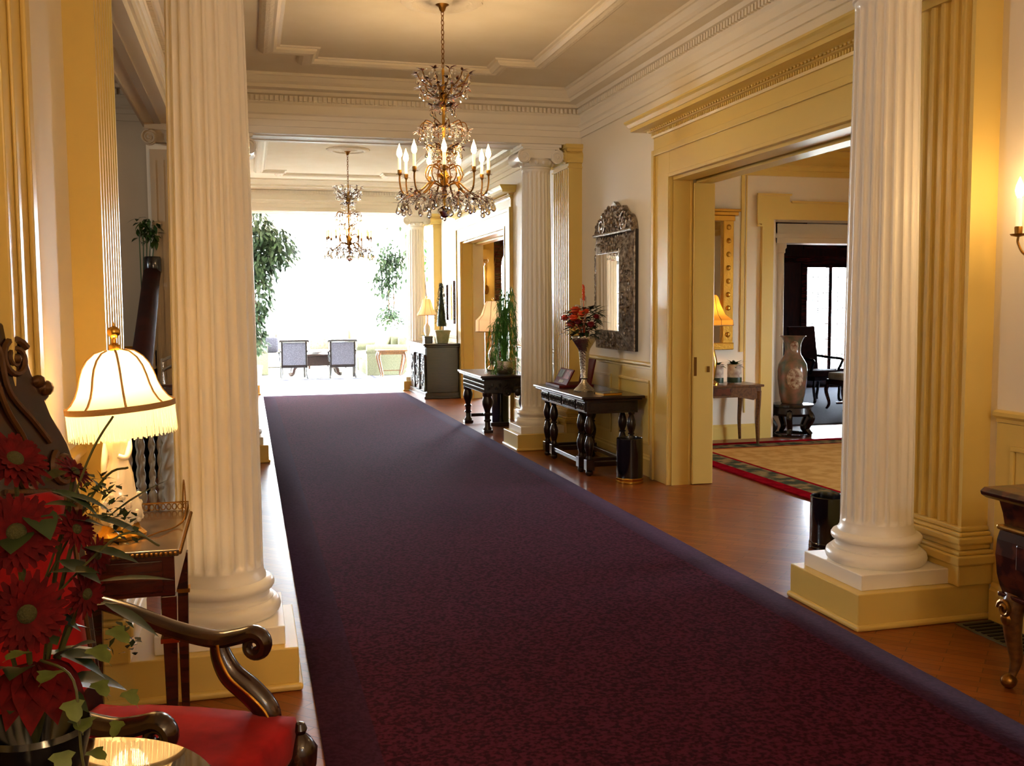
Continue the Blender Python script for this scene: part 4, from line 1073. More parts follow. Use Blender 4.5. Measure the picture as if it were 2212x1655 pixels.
# silver framed mirror with arched crest on the right wall
t = thing('wall_mirror', 'tall mirror in an embossed silver frame with arched crest above the console', 'mirror', (XR, 8.97, 0))
YH = 0.52; Z0, Z1 = 1.11, 2.23
crest = [(-YH, Z1), (-0.50, 2.30), (-0.44, 2.37), (-0.36, 2.39), (-0.30, 2.42), (-0.24, 2.47), (-0.16, 2.46), (-0.10, 2.47), (-0.05, 2.51), (0, 2.53), (0.05, 2.51), (0.10, 2.47), (0.16, 2.46), (0.24, 2.47), (0.30, 2.42), (0.36, 2.39), (0.44, 2.37), (0.50, 2.30), (YH, Z1)]
link('backing', MB().box(-0.03, -0.002, -YH, YH, Z0, Z1), 'ebony', t)
c = link('crest', MB().prism(crest, -0.05, -0.002, 'yz'), 'silver_frame', t, bevel=0.008)
rnd = random.Random(9); q = MB()
for i in range(150):
    y = rnd.uniform(-0.48, 0.48); zt = 2.27 + 0.22 * max(0, 1 - (abs(y) / 0.5) ** 2) ** 0.7
    z = rnd.uniform(2.25, zt); q.ball((-0.05, y, z), (rnd.uniform(0.012, 0.026), rnd.uniform(0.012, 0.03), rnd.uniform(0.012, 0.03)), 6, 4)
for sy in (-1, 1): q.tube(spiral((-0.056, sy * 0.3, 2.31), 0.10, 0.02, 1.6 * sy, PI / 2, 30, 'yz'), 0.012, 6)
q.tube([(-0.06, -YH, Z1), (-0.07, 0, Z1 - 0.004), (-0.06, YH, Z1)], 0.018, 8)
link('relief', q, 'silver_frame', c, smooth=True, kind='stuff')
GY0, GY1, GZ0, GZ1, GD = -0.31, 0.31, 1.30, 2.03, -0.115
def bar(o0, o1, i1, i0):
    """outer edge o0-o1 against the wall, inner edge i0-i1 at the raised glass"""
    q = MB(); q.v = [(-0.04, *o0), (-0.04, *o1), (GD, *i1), (GD, *i0), (-0.02, *o0), (-0.02, *o1), (-0.02, *i1), (-0.02, *i0)]
    q.f = [(0, 1, 2, 3), (7, 6, 5, 4), (0, 4, 5, 1), (1, 5, 6, 2), (2, 6, 7, 3), (3, 7, 4, 0)]
    return q
O = [(-YH, Z0), (YH, Z0), (YH, Z1), (-YH, Z1)]; I = [(GY0, GZ0), (GY1, GZ0), (GY1, GZ1), (GY0, GZ1)]
for k in range(4):
    o0, o1, i0, i1 = O[k], O[(k + 1) % 4], I[k], I[(k + 1) % 4]
    f = link('frame_bar', bar(o0, o1, i1, i0), 'silver_frame', t, bevel=0.006)
    q = MB()
    for i in range(75):
        u, v = rnd.uniform(0.04, 0.96), rnd.uniform(0.1, 0.9)
        pa = [o0[j] + (o1[j] - o0[j]) * u for j in (0, 1)]; pb = [i0[j] + (i1[j] - i0[j]) * u for j in (0, 1)]
        q.ball((-0.04 + (GD + 0.04) * v, pa[0] + (pb[0] - pa[0]) * v, pa[1] + (pb[1] - pa[1]) * v), (rnd.uniform(0.008, 0.018), rnd.uniform(0.01, 0.022), rnd.uniform(0.01, 0.026)), 6, 4)
    link('relief', q, 'silver_frame', f, smooth=True, kind='stuff')
link('glass', MB().box(GD + 0.004, GD + 0.01, GY0 - 0.002, GY1 + 0.002, GZ0 - 0.002, GZ1 + 0.002), 'mirror_glass', t)

# carved oak table by the middle column, with lamp and trailing fern
t = thing('carved_table', 'black carved oak table on bulbous legs under the trailing fern', 'table', (2.70, 11.52, 0))
ZT = -0.10
link('table_top', MB().box(-0.03, 0.65, -0.03, 1.34, 0.67, 0.70).box(-0.01, 0.63, -0.01, 1.32, 0.65, 0.67), 'dark_oak', t, bevel=0.008)
link('apron', MB().box(0.03, 0.60, 0.05, 1.27, 0.48, 0.65), 'carved_oak', t, bevel=0.006)
q = MB(); rnd = random.Random(3)
for i in range(25):
    for k in range(3): q.ball((0.03, 0.08 + i * 0.047, 0.51 + k * 0.052), (0.014, 0.02, 0.022), 6, 4)
for i in range(10): q.ball((0.08 + i * 0.05, 0.05, 0.54 + 0.04 * (i % 2)), (0.02, 0.014, 0.022), 6, 4)
q.tube(spiral((0.32, 0.045, 0.50), 0.07, 0.02, 1.5, 0, 20), 0.014, 6).ball((0.45, 0.045, 0.49), (0.04, 0.02, 0.05), 8, 6)
link('carving', q, 'carved_oak', t, smooth=True, kind='stuff')
for (x, y) in ((0.08, 0.10), (0.08, 1.20), (0.54, 0.10), (0.54, 1.20)):
    q = MB().lathe([(0.05, 0.03), (0.052, 0.05), (0.036, 0.075), (0.032, 0.13), (0.05, 0.15), (0.034, 0.17), (0.036, 0.21), (0.05, 0.23), (0.034, 0.25), (0.04, 0.28), (0.062, 0.34), (0.066, 0.38), (0.05, 0.44), (0.06, 0.455), (0.06, 0.49)], 14, (x, y, 0))
    g = link('leg', q, 'dark_oak', t, smooth=True)
    link('foot', MB().box(x - 0.058, x + 0.058, y - 0.058, y + 0.058, 0, 0.035), 'dark_oak', g, bevel=0.006)
for y in (0.10, 1.20): link('stretcher', MB().box(0.12, 0.50, y - 0.02, y + 0.02, 0.08, 0.12), 'dark_oak', t)

def table_lamp(name, label, loc, h_base, prof_base, base_mat, shade_prof, shade_mat, ribs, watts, fringe=0.0, color=WARM, tilt=0.0, fringe_mat='lamp_fringe', braid='shade_braid'):
    t = thing(name, label, 'lamp', loc)
    link('base', MB().lathe(prof_base, 24), base_mat, t, smooth=True)
    zt = shade_prof[0][1]
    link('harp', MB().tube([(0, 0, h_base - 0.02), (0, 0, zt + 0.015)], 0.004, 6).ball((0, 0, zt + 0.03), (0.014, 0.014, 0.018), 10, 6), 'brass', t, smooth=True)
    sh = MB().lathe(shade_prof, 48, rfun=lambda a, z, r: r * (1 + 0.018 * abs(math.cos(ribs * a / 2))), cap=False)
    M = Matrix.Translation((0, 0, zt)) @ Matrix.Rotation(tilt, 4, 'Y') @ Matrix.Translation((0, 0, -zt))
    sh.xf(M)
    s = link('shade', sh, shade_mat, t, smooth=True)
    for k in range(ribs):
        a = 2 * PI * (k + 0.5) / ribs
        q = MB().tube([((r * 1.004) * math.cos(a), (r * 1.004) * math.sin(a), z) for r, z in shade_prof], 0.0032, 5); q.xf(M)
        link('shade_rib', q, braid, s, smooth=True)
    rb, zb = shade_prof[-1]
    q = MB().tube([(rb * 1.012 * math.cos(2 * PI * k / 40), rb * 1.012 * math.sin(2 * PI * k / 40), zb) for k in range(40)], 0.006, 6, closed=True); q.xf(M)
    link('trim_band', q, braid, s, smooth=True)
    if fringe:
        q = MB()
        for k in range(130):
            a0 = 2 * PI * k / 130; a1 = a0 + 2 * PI / 130 * 0.92; r1 = rb * (1.0 + 0.012 * math.sin(k * 2.1)); zl = zb - fringe * (1 + 0.05 * math.sin(k * 1.7))
            i = len(q.v)
            q.v += [(rb * math.cos(a0), rb * math.sin(a0), zb), (rb * math.cos(a1), rb * math.sin(a1), zb), (r1 * math.cos(a1), r1 * math.sin(a1), zl), (r1 * math.cos(a0), r1 * math.sin(a0), zl)]
            q.f.append((i, i + 1, i + 2, i + 3))
        q.xf(M)
        link('fringe', q, fringe_mat, s, kind='stuff')
    link('bulb', MB().ball((0, 0, zb + (zt - zb) * 0.45), (0.025, 0.025, 0.035), 10, 8), 'candle_bulb', t, smooth=True)
    point('lamp_light', (loc[0], loc[1], loc[2] + zb + (zt - zb) * 0.45), watts, color, 0.05)
    return t
table_lamp('table_lamp', 'table lamp with pinkish bell shade half hidden by the trailing fern', (3.05, 12.42, 0.701), 0.5,
           [(0.09, 0), (0.095, 0.02), (0.06, 0.05), (0.03, 0.08), (0.05, 0.14), (0.065, 0.2), (0.05, 0.26), (0.02, 0.31), (0.012, 0.36), (0.01, 0.6)], 'silver',
           [(0.07, 0.90), (0.10, 0.87), (0.12, 0.80), (0.15, 0.72), (0.215, 0.655), (0.218, 0.51)], 'lamp_pink', 8, LAMP_W * 0.12)
t = thing('trailing_fern', 'bright green trailing fern with long drooping fronds on the carved oak table', 'plant', (3.04, 11.78, 0.701))
link('pot', MB().lathe([(0.09, 0), (0.11, 0.02), (0.13, 0.10), (0.125, 0.16), (0.11, 0.165), (0.10, 0.13)], 24), 'silver', t, smooth=True)
rnd = random.Random(12)
def frond(a, L, h, dr):
    q = MB(); c, s_ = math.cos(a), math.sin(a)
    pts = bez([(0.02 * c, 0.02 * s_, 0.12), (0.25 * L * c, 0.25 * L * s_, 0.12 + 0.6 * h), (0.6 * L * c, 0.6 * L * s_, 0.12 + 0.97 * h), (0.9 * L * c, 0.9 * L * s_, 0.12 + 0.85 * h), (1.05 * L * c, 1.05 * L * s_, 0.12 + 0.85 * h - 0.5 * dr), (1.08 * L * c, 1.08 * L * s_, 0.12 + 0.85 * h - dr)], 5)
    n_ = len(pts)
    q.tube(pts, [0.004 - 0.0022 * k / n_ for k in range(n_)], 4)
    for k in range(5, n_):
        for j in range(4):
            p = Vector(pts[k]) + Vector((rnd.uniform(-0.012, 0.012), rnd.uniform(-0.012, 0.012), rnd.uniform(-0.02, 0.02)))
            q.leaf(p, (c * 0.2 + rnd.uniform(-0.55, 0.55), s_ * 0.2 + rnd.uniform(-0.55, 0.55), rnd.uniform(-1.2, 0.1)), (0, 0, 1), rnd.uniform(0.05, 0.10), 0.010, 0.3, 2)
    return q
for i in range(30):
    a = 2 * PI * i / 30 + rnd.uniform(-0.1, 0.1); h = rnd.uniform(0.3, 0.98)
    link('frond', frond(a, rnd.uniform(0.10, 0.27) * (1.15 - 0.6 * h), h, rnd.uniform(0.35, 0.85) * h + 0.25), 'fern', t, smooth=True)
t = thing('glazed_pot', 'squat grey glazed planter with thin fronds on the floor beside the middle column', 'plant', (3.17, 10.86, 0))
link('body', MB().lathe([(0.10, 0), (0.13, 0.03), (0.165, 0.13), (0.165, 0.2), (0.14, 0.27), (0.135, 0.29), (0.16, 0.31), (0.165, 0.325), (0.15, 0.325), (0.12, 0.29), (0.1, 0.25)], 32), 'glazed_clay', t, smooth=True)
link('soil', MB().lathe([(0.002, 0.27), (0.125, 0.275)], 20), 'soil', t)
for i in range(9):
    fr = frond(-1.2 + 0.35 * i, rnd.uniform(0.10, 0.16), rnd.uniform(0.8, 1.3), rnd.uniform(0.5, 0.9)); fr.xf(Matrix.Translation((0, 0, 0.16)))
    link('frond', fr, 'fern', t, smooth=True)

# carved sideboard before the sunroom
t = thing('carved_sideboard', 'dark carved oak sideboard with openwork doors near the sunroom', 'sideboard', (2.82, 16.22, 0))
link('carcass', MB().box(0.03, 0.58, 0.03, 1.62, 0.10, 0.86), 'dark_oak', t, bevel=0.006)
link('top', MB().box(-0.03, 0.60, -0.03, 1.68, 0.89, 0.92).box(-0.01, 0.59, -0.01, 1.66, 0.86, 0.89), 'dark_oak', t, bevel=0.008)
link('plinth', MB().box(0.0, 0.58, 0.0, 1.65, 0.03, 0.10).box(-0.02, 0.58, -0.02, 1.67, 0, 0.04), 'dark_oak', t, bevel=0.008)
link('frieze', MB().box(0.012, 0.03, 0.05, 1.60, 0.74, 0.85), 'carved_oak', t, bevel=0.004)
rnd = random.Random(2)
for k in range(3):
    y0 = 0.06 + k * 0.52
    d = link('door', MB().box(0.015, 0.03, y0, y0 + 0.48, 0.13, 0.72), 'dark_oak', t, bevel=0.004)
    q = MB()
    for i in range(8):
        cy, cz = y0 + 0.10 + 0.13 * (i % 3), 0.2 + 0.16 * (i // 3) + 0.05 * (i % 2)
        q.tube(spiral((0.01, cy, cz + 0.05), 0.065, 0.015, 1.4 * (1 if i % 2 else -1), rnd.uniform(0, 6), 18, 'yz'), 0.011, 5)
    for i in range(24): q.ball((0.01, y0 + rnd.uniform(0.04, 0.44), rnd.uniform(0.17, 0.68)), (0.012, 0.018, 0.018), 6, 4)
    link('carving', q, 'carved_oak', d, smooth=True, kind='stuff')
    link('pillar', MB().lathe([(0.022, 0.12), (0.026, 0.16), (0.018, 0.2), (0.022, 0.45), (0.018, 0.68), (0.026, 0.7), (0.024, 0.74)], 10, (0.005, y0 - 0.02, 0)), 'dark_oak', t, smooth=True)
table_lamp('table_lamp', 'small table lamp with scalloped peach shade on the sideboard', (3.06, 17.35, 0.92), 0.36,
           [(0.08, 0), (0.08, 0.02), (0.04, 0.05), (0.03, 0.1), (0.06, 0.18), (0.05, 0.27), (0.015, 0.33), (0.01, 0.48)], 'porcelain',
           [(0.05, 0.76), (0.075, 0.73), (0.095, 0.65), (0.125, 0.56), (0.165, 0.50), (0.17, 0.47)], 'lamp_peach', 8, LAMP_W * 0.08)
t = thing('spiral_topiary', 'dark spiral topiary cone in a square stone pot on the sideboard', 'topiary', (3.16, 16.50, 0.92))
link('pot', MB().taper((0, 0), 0.09, 0.125, 0, 0.19).box(-0.135, 0.135, -0.135, 0.135, 0.19, 0.215).box(-0.12, 0.12, -0.12, 0.12, 0.215, 0.22), 'stone_pot', t, bevel=0.005)
link('trunk', MB().tube([(0.025, 0, 0.2), (0.03, 0.01, 0.3)], 0.01, 6).tube([(-0.03, 0, 0.2), (-0.025, -0.01, 0.3)], 0.009, 6), 'bark', t, smooth=True)
q = MB(); rnd = random.Random(6)
for i in range(1500):
    f = rnd.random() ** 0.75; a = rnd.uniform(0, 2 * PI); ph = (f * 5.0 - a / (2 * PI)) % 1.0
    r = (0.125 * (1 - f) + 0.018) * (0.66 + 0.42 * math.sin(PI * ph) ** 0.8) ; z = 0.29 + 0.72 * f
    q.leaf((r * 0.85 * math.cos(a), r * 0.85 * math.sin(a), z), (math.cos(a), math.sin(a), rnd.uniform(-0.4, 0.8)), (0, 0, 1), 0.03, 0.018, 0.2, 2)
q.lathe([(0.08, 0.285), (0.085, 0.32), (0.045, 0.65), (0.008, 0.99)], 12)
link('foliage', q, 'leaf_dark', t, smooth=True, kind='stuff')
t = thing('wooden_casket', 'small dark wooden box on the sideboard in front of the peach lamp', 'box', (2.96, 16.74, 0.92))
link('body', MB().box(-0.07, 0.07, -0.10, 0.10, 0, 0.085), 'dark_oak', t, bevel=0.004)
link('lid', MB().box(-0.075, 0.075, -0.105, 0.105, 0.085, 0.115), 'dark_oak', t, bevel=0.008)
t = thing('small_potted_plant', 'small leafy plant on the sideboard under the peach lamp', 'plant', (2.98, 17.02, 0.92))
link('pot', MB().lathe([(0.04, 0), (0.055, 0.07), (0.05, 0.075), (0.04, 0.06)], 16), 'stone_pot', t, smooth=True)
q = MB()
for i in range(40):
    a = rnd.uniform(0, 6.28); q.leaf((0, 0, 0.06), (math.cos(a), math.sin(a), rnd.uniform(0.2, 1.6)), (0, 0, 1), rnd.uniform(0.08, 0.17), 0.03, 0.4, 3)
link('foliage', q, 'leaf_mid', t, smooth=True, kind='stuff')
t = thing('wall_mirror', 'plain dark framed mirror on the wall above the sideboard', 'mirror', (XR, 17.05, 0))
for (y0, y1, z0, z1) in ((-0.34, -0.27, 1.24, 1.98), (0.27, 0.34, 1.24, 1.98), (-0.27, 0.27, 1.92, 1.98), (-0.27, 0.27, 1.24, 1.30)):
    link('frame_bar', MB().box(-0.045, -0.002, y0, y1, z0, z1), 'mahogany', t, bevel=0.006)
link('glass', MB().box(-0.022, -0.015, -0.27, 0.27, 1.30, 1.92), 'mirror_glass', t)

# inlaid chest at the right edge
t = thing('bombe_chest', 'inlaid dark red chest on gilt cabriole legs at the right edge', 'chest', (2.86, 2.0, 0))
L_ = 1.24
top = [(-0.045, 0.77), (-0.05, 0.785), (-0.03, 0.80), (0.53, 0.80), (0.53, 0.76), (-0.02, 0.755)]
link('top', MB().prism(top, -0.04, L_ + 0.05, 'xz'), 'marquetry', t, bevel=0.004)
body = [(0.0, 0.755), (0.02, 0.70), (0.03, 0.655), (0.53, 0.655), (0.53, 0.755)]
link('cornice', MB().prism(body, 0.0, L_, 'xz'), 'marquetry', t)
link('bead', MB().box(-0.004, 0.53, -0.01, L_ + 0.01, 0.635, 0.655), 'gilt', t, bevel=0.008)
belly = [(0.0, 0.635), (-0.012, 0.60), (-0.018, 0.54), (-0.008, 0.46), (0.008, 0.41), (0.02, 0.385), (0.53, 0.385), (0.53, 0.635)]
link('body', MB().prism(belly, 0.01, L_ - 0.01, 'xz'), 'marquetry', t)
link('drawer', MB().box(-0.022, -0.01, 0.10, L_ - 0.12, 0.50, 0.60), 'marquetry', t, bevel=0.006)
link('bead', MB().box(0.005, 0.53, 0.0, L_, 0.365, 0.385), 'mahogany', t, bevel=0.006)
for (x, y) in ((0.05, L_ - 0.06), (0.05, 0.06), (0.46, L_ - 0.06), (0.46, 0.06)):
    p = bez([(x, y, 0.37), (x - 0.02, y, 0.32), (x - 0.012, y + 0.005, 0.22), (x + 0.012, y + 0.01, 0.12), (x + 0.0, y + 0.012, 0.06), (x - 0.015, y + 0.012, 0.03)], 5)
    n_ = len(p)
    g = link('leg', MB().tube(p, [0.05 - 0.034 * min(1, 1.3 * k / n_) for k in range(n_)], 10), 'walnut', t, smooth=True)
    link('foot', MB().ball((x - 0.018, y + 0.012, 0.03), (0.034, 0.03, 0.03), 10, 6), 'old_brass', g, smooth=True)
    link('mount', MB().tube(spiral((x - 0.062, y, 0.33), 0.035, 0.01, 1.5, 0, 18, 'yz'), 0.009, 6).ball((x - 0.05, y, 0.29), (0.02, 0.025, 0.03), 8, 6), 'old_brass', g, smooth=True)
t = thing('floor_vent', 'grey metal floor vent beside the inlaid chest by the right wall', 'vent', (3.33, 3.42, 0.001))
link('frame', MB().box(-0.10, 0.10, -0.5, 0.5, 0, 0.004), 'vent_metal', t)
for i in range(24): link('slat', MB().box(-0.08, 0.08, -0.47 + i * 0.04, -0.452 + i * 0.04, 0.004, 0.008), 'iron', t)
# ================================================================ LEFT FOREGROUND
# side table with a low pierced gallery
t = thing('side_table', 'small dark side table with brass gallery and marble top under the fringed lamp', 'table', (-0.60, 3.20, 0))
TW, TD, TH = 0.37, 0.64, 0.78
mat('table_marble', '6a5640', 0.18, col2='3e3020', scale=9, detail=8, coat=0.6)
link('table_top', MB().box(0, TW, 0, TD, TH - 0.022, TH), 'table_marble', t, bevel=0.004)
link('apron', MB().box(0.015, TW - 0.015, 0.015, TD - 0.015, TH - 0.15, TH - 0.022), 'mahogany', t, bevel=0.003)
link('drawer', MB().box(0.05, TW - 0.05, 0.008, 0.016, TH - 0.135, TH - 0.035), 'mahogany', t, bevel=0.003)
for (x, y) in ((0.035, 0.035), (TW - 0.035, 0.035), (0.035, TD - 0.035), (TW - 0.035, TD - 0.035)):
    g = link('leg', MB().taper((x, y), 0.013, 0.024, 0.0, TH - 0.15), 'mahogany', t, bevel=0.003)
    link('leg_cap', MB().box(x - 0.028, x + 0.028, y - 0.028, y + 0.028, TH - 0.30, TH - 0.285), 'brass', g)
q = MB()
def gallery(q, a, b, n):
    a, b = Vector(a), Vector(b)
    q.tube([a + Vector((0, 0, 0.03)), b + Vector((0, 0, 0.03))], 0.0028, 5)
    for i in range(n):
        c = a + (b - a) * ((i + 0.5) / n); d = (b - a).normalized()
        q.tube([c + d * (0.008 * math.cos(2 * PI * k / 10)) + Vector((0, 0, 0.015 + 0.011 * math.sin(2 * PI * k / 10))) for k in range(10)], 0.0018, 4, closed=True)
gallery(q, (0.006, TD - 0.006, TH), (TW - 0.006, TD - 0.006, TH), 18)
gallery(q, (TW - 0.006, TD - 0.006, TH), (TW - 0.006, TD - 0.22, TH), 10)
link('gallery', q, 'old_brass', t, smooth=True)
q = MB()
for i in range(26): q.ball((0.01 + (TW - 0.02) * i / 25, -0.002, TH - 0.012), 0.007, 6, 4)
for i in range(44): q.ball((TW + 0.002, 0.01 + (TD - 0.02) * i / 43, TH - 0.012), 0.007, 6, 4)
link('bead_edge', q, 'old_brass', t, smooth=True, kind='stuff')

# fringed porcelain lamp
LX, LY = -0.425, 3.43
t = thing('fringed_lamp', 'lit table lamp with cream fringed bell shade and white porcelain figure base', 'lamp', (LX, LY, 0.781))
link('foot', MB().lathe([(0.075, 0), (0.078, 0.012), (0.068, 0.022), (0.06, 0.028), (0.055, 0.045), (0.03, 0.055)], 40, rfun=lambda a, z, r: r * (1 + 0.05 * math.cos(9 * a))), 'gilt', t, smooth=True)
def fold(a, z, r):
    return r * (1 + 0.10 * math.sin(5 * a + 22 * z) * max(0, 1 - z / 0.25) + 0.04 * math.sin(11 * a - 30 * z))
fig = MB().lathe([(0.045, 0.04), (0.06, 0.055), (0.068, 0.08), (0.062, 0.11), (0.052, 0.14), (0.047, 0.18), (0.043, 0.21), (0.032, 0.245), (0.029, 0.26), (0.034, 0.285), (0.04, 0.315), (0.036, 0.335), (0.018, 0.35), (0.015, 0.362)], 36, rfun=fold)
fig.ball((0.004, -0.006, 0.392), (0.024, 0.026, 0.032), 14, 10)                         # head
fig.ball((-0.004, 0.012, 0.405), (0.026, 0.022, 0.026), 12, 8)                          # hair knot
fig.tube(bez([(0.03, 0, 0.325), (0.036, -0.02, 0.295), (0.028, -0.04, 0.268), (0.005, -0.044, 0.275)], 5), [0.013 - 0.005 * k / 15 for k in range(16)], 8)
fig.tube(bez([(-0.03, 0, 0.325), (-0.036, -0.015, 0.29), (-0.04, -0.03, 0.25), (-0.042, -0.035, 0.215)], 5), [0.013 - 0.005 * k / 15 for k in range(16)], 8)
link('figurine', fig, 'porcelain', t, smooth=True, angle=180)
rnd = random.Random(8); q = MB()
for i in range(26):
    a = rnd.uniform(-2.6, 0.6); q.ball((0.062 * math.cos(a), 0.062 * math.sin(a), rnd.uniform(0.05, 0.15)), rnd.uniform(0.007, 0.014), 6, 4)
link('porcelain_flowers', q, 'porcelain', t, smooth=True, kind='stuff')
link('stem', MB().tube([(0, 0, 0.40), (0, 0, 0.64)], 0.006, 8), 'brass', t)
SHP = [(0.034, 0.615), (0.06, 0.608), (0.085, 0.588), (0.102, 0.562), (0.113, 0.532), (0.121, 0.502), (0.132, 0.474), (0.148, 0.45), (0.166, 0.434)]
tl = Matrix.Translation((0, 0, 0.6)) @ Matrix.Rotation(math.radians(-4.5), 4, 'Y') @ Matrix.Translation((0, 0, -0.6))
q = MB().lathe(SHP, 64, cap=False, rfun=lambda a, z, r: r * (0.985 + 0.02 * abs(math.cos(4 * a)))); q.xf(tl)
s = link('shade', q, 'lamp_silk', t, smooth=True)
for k in range(8):
    a = 2 * PI * k / 8 + 0.22
    q = MB().tube([(r * 1.006 * math.cos(a), r * 1.006 * math.sin(a), z) for r, z in SHP], 0.004, 6); q.xf(tl); link('shade_rib', q, 'shade_braid', s, smooth=True)
q = MB().lathe([(0.168, 0.441), (0.171, 0.44), (0.171, 0.422), (0.168, 0.421)], 64, cap=False); q.xf(tl); link('trim_band', q, 'shade_braid', s, smooth=True)
q = MB()
for k in range(190):
    a0 = 2 * PI * k / 190; a1 = a0 + 2 * PI / 190 * 0.95; r1 = 0.167 * (1 + 0.01 * math.sin(k * 2.3)); zl = 0.338 + 0.004 * math.sin(k * 1.9); i = len(q.v)
    q.v += [(0.168 * math.cos(a0), 0.168 * math.sin(a0), 0.424), (0.168 * math.cos(a1), 0.168 * math.sin(a1), 0.424), (r1 * math.cos(a1), r1 * math.sin(a1), zl), (r1 * math.cos(a0), r1 * math.sin(a0), zl)]
    q.f.append((i, i + 1, i + 2, i + 3))
q.xf(tl); link('fringe', q, 'lamp_fringe', s, kind='stuff')
link('finial', MB().lathe([(0.016, 0.614), (0.018, 0.632), (0.008, 0.64), (0.007, 0.652), (0.012, 0.658), (0.020, 0.668), (0.021, 0.68), (0.014, 0.69), (0.004, 0.694), (0.003, 0.702), (0.001, 0.708)], 16), 'brass', t, smooth=True)
link('bulb', MB().ball((0, 0, 0.52), (0.028, 0.028, 0.036), 12, 8), 'candle_bulb', t, smooth=True)
point('lamp_light', (LX, LY, 0.781 + 0.50), LAMP_W, WARM, 0.06)
# its cord
link('cord', MB().tube(bez([(-0.03, 0.05, 0.38), (-0.035, 0.06, 0.2), (-0.03, 0.055, 0.05), (0.06, -0.04, 0.006), (0.12, 0.0, 0.008), (0.172, 0.10, 0.006), (0.195, 0.13, 0.04), (0.178, 0.35, 0.12), (0.165, 0.37, -0.1)], 6), 0.0028, 6), 'old_brass', t, smooth=True)

# carved armchair facing the runner
t = thing('carved_armchair', 'carved dark wood armchair with red seat and scrolled arms at the left edge', 'armchair', (-0.305, 2.52, 0), math.radians(-24.5))
seatq = MB().cushion(-0.26, 0.34, -0.265, 0.265, 0.33, 0.455, 4.0, 12)
link('seat', seatq, 'red_velvet', t, smooth=True, angle=180)
link('seat_rail', MB().box(-0.26, 0.33, -0.25, 0.25, 0.29, 0.355), 'chair_wood', t, bevel=0.01)
for sy in (-1, 1):
    # front leg with ball top
    q = MB().lathe([(0.035, 0.0), (0.04, 0.03), (0.022, 0.07), (0.03, 0.15), (0.045, 0.24), (0.03, 0.29), (0.042, 0.31), (0.046, 0.36), (0.03, 0.385), (0.015, 0.40), (0.02, 0.412), (0.013, 0.428), (0.002, 0.432)], 14, (0.335, sy * 0.25, 0))
    link('leg', q, 'chair_wood', t, smooth=True)
    link('leg', MB().tube(bez([(-0.27, sy * 0.24, 0.35), (-0.28, sy * 0.24, 0.2), (-0.33, sy * 0.24, 0.0)], 5), 0.026, 8), 'chair_wood', t, smooth=True)
    # arm: dips, then rolls over into a scroll
    y = sy * 0.25; dz = 0.0 if sy > 0 else -0.03
    arm = bez([(-0.25, y, 0.735), (-0.15, y, 0.71), (-0.02, y, 0.667), (0.10, y, 0.645), (0.165, y, 0.655), (0.205, y, 0.668)], 6)
    sc = spiral((0.214, y, 0.634), 0.035, 0.007, -1.6, PI / 2 + 0.2, 34)
    path = [(p[0], p[1], p[2] + dz) for p in arm[:-1] + sc]; n_ = len(path)
    a = link('arm', MB().tube(path, [0.017 + 0.006 * math.sin(PI * min(1, k / (n_ * 0.55))) - (0.012 * max(0, (k - n_ * 0.55) / (n_ * 0.45))) for k in range(n_)], 10, flat=1.35), 'chair_wood', t, smooth=True)
    sp = bez([(0.11, y, 0.64 + dz), (0.118, y, 0.60), (0.145, y, 0.55), (0.20, y, 0.505), (0.245, y, 0.455), (0.25, y, 0.40), (0.24, y, 0.35)], 6)
    link('arm_support', MB().tube(sp, [0.022 + 0.014 * math.sin(PI * k / len(sp)) for k in range(len(sp))], 10, flat=0.9), 'chair_wood', t, smooth=True)
    sp2 = [(p[0] + 0.012, p[1] - sy * 0.03, p[2]) for p in sp]
    link('gilt_line', MB().tube(sp2, 0.004, 5), 'gilt', a, smooth=True)
    q = MB()
    for k in range(12, len(sp) - 6, 2): q.ball((sp[k][0] + 0.026, sp[k][1], sp[k][2] + 0.012), 0.007, 6, 4)
    link('carving', q, 'chair_wood', a, smooth=True, kind='stuff')
# tall carved back, leaning
bm = Matrix.Translation((-0.25, 0, 0.40)) @ Matrix.Rotation(math.radians(-7), 4, 'Y') @ Matrix.Translation((0.25, 0, -0.40))
half = [(0.0, 1.53), (0.06, 1.525), (0.12, 1.50), (0.16, 1.46), (0.185, 1.41), (0.195, 1.37), (0.205, 1.345), (0.225, 1.35), (0.24, 1.335), (0.25, 1.34), (0.262, 1.325), (0.255, 1.30), (0.235, 1.29), (0.25, 1.25), (0.275, 1.21),
        (0.30, 1.17), (0.312, 1.13), (0.315, 1.09), (0.318, 1.04), (0.328, 1.0), (0.345, 0.985), (0.338, 0.965), (0.318, 0.96), (0.30, 0.80), (0.285, 0.36)]
poly = [(y, z) for y, z in half] + [(-y, z) for y, z in half[::-1][:-1]]
q = MB().prism(poly, -0.29, -0.25, 'yz'); q.xf(bm)
bk = link('back', q, 'chair_wood', t, bevel=0.008)
q = MB().cushion(-0.262, -0.205, -0.20, 0.20, 0.50, 1.06, 5, 10); q.xf(bm); link('back_pad', q, 'red_velvet', t, smooth=True, angle=180)
car = MB()
for (cy, cz, r, turns, a0) in ((0.135, 1.41, 0.055, 2.0, 0.5), (0.262, 1.105, 0.05, 2.0, 2.0), (0.12, 1.10, 0.045, 1.8, 0.0)):
    for sy in (-1, 1):
        car.tube(spiral((-0.246, sy * cy, cz), r, 0.008, turns * sy, a0 if sy > 0 else PI - a0, 34, 'yz'), [0.010 - 0.005 * k / 34 for k in range(35)], 6)
        car.ball((-0.244, sy * cy, cz), (0.012, 0.014, 0.014), 8, 6)
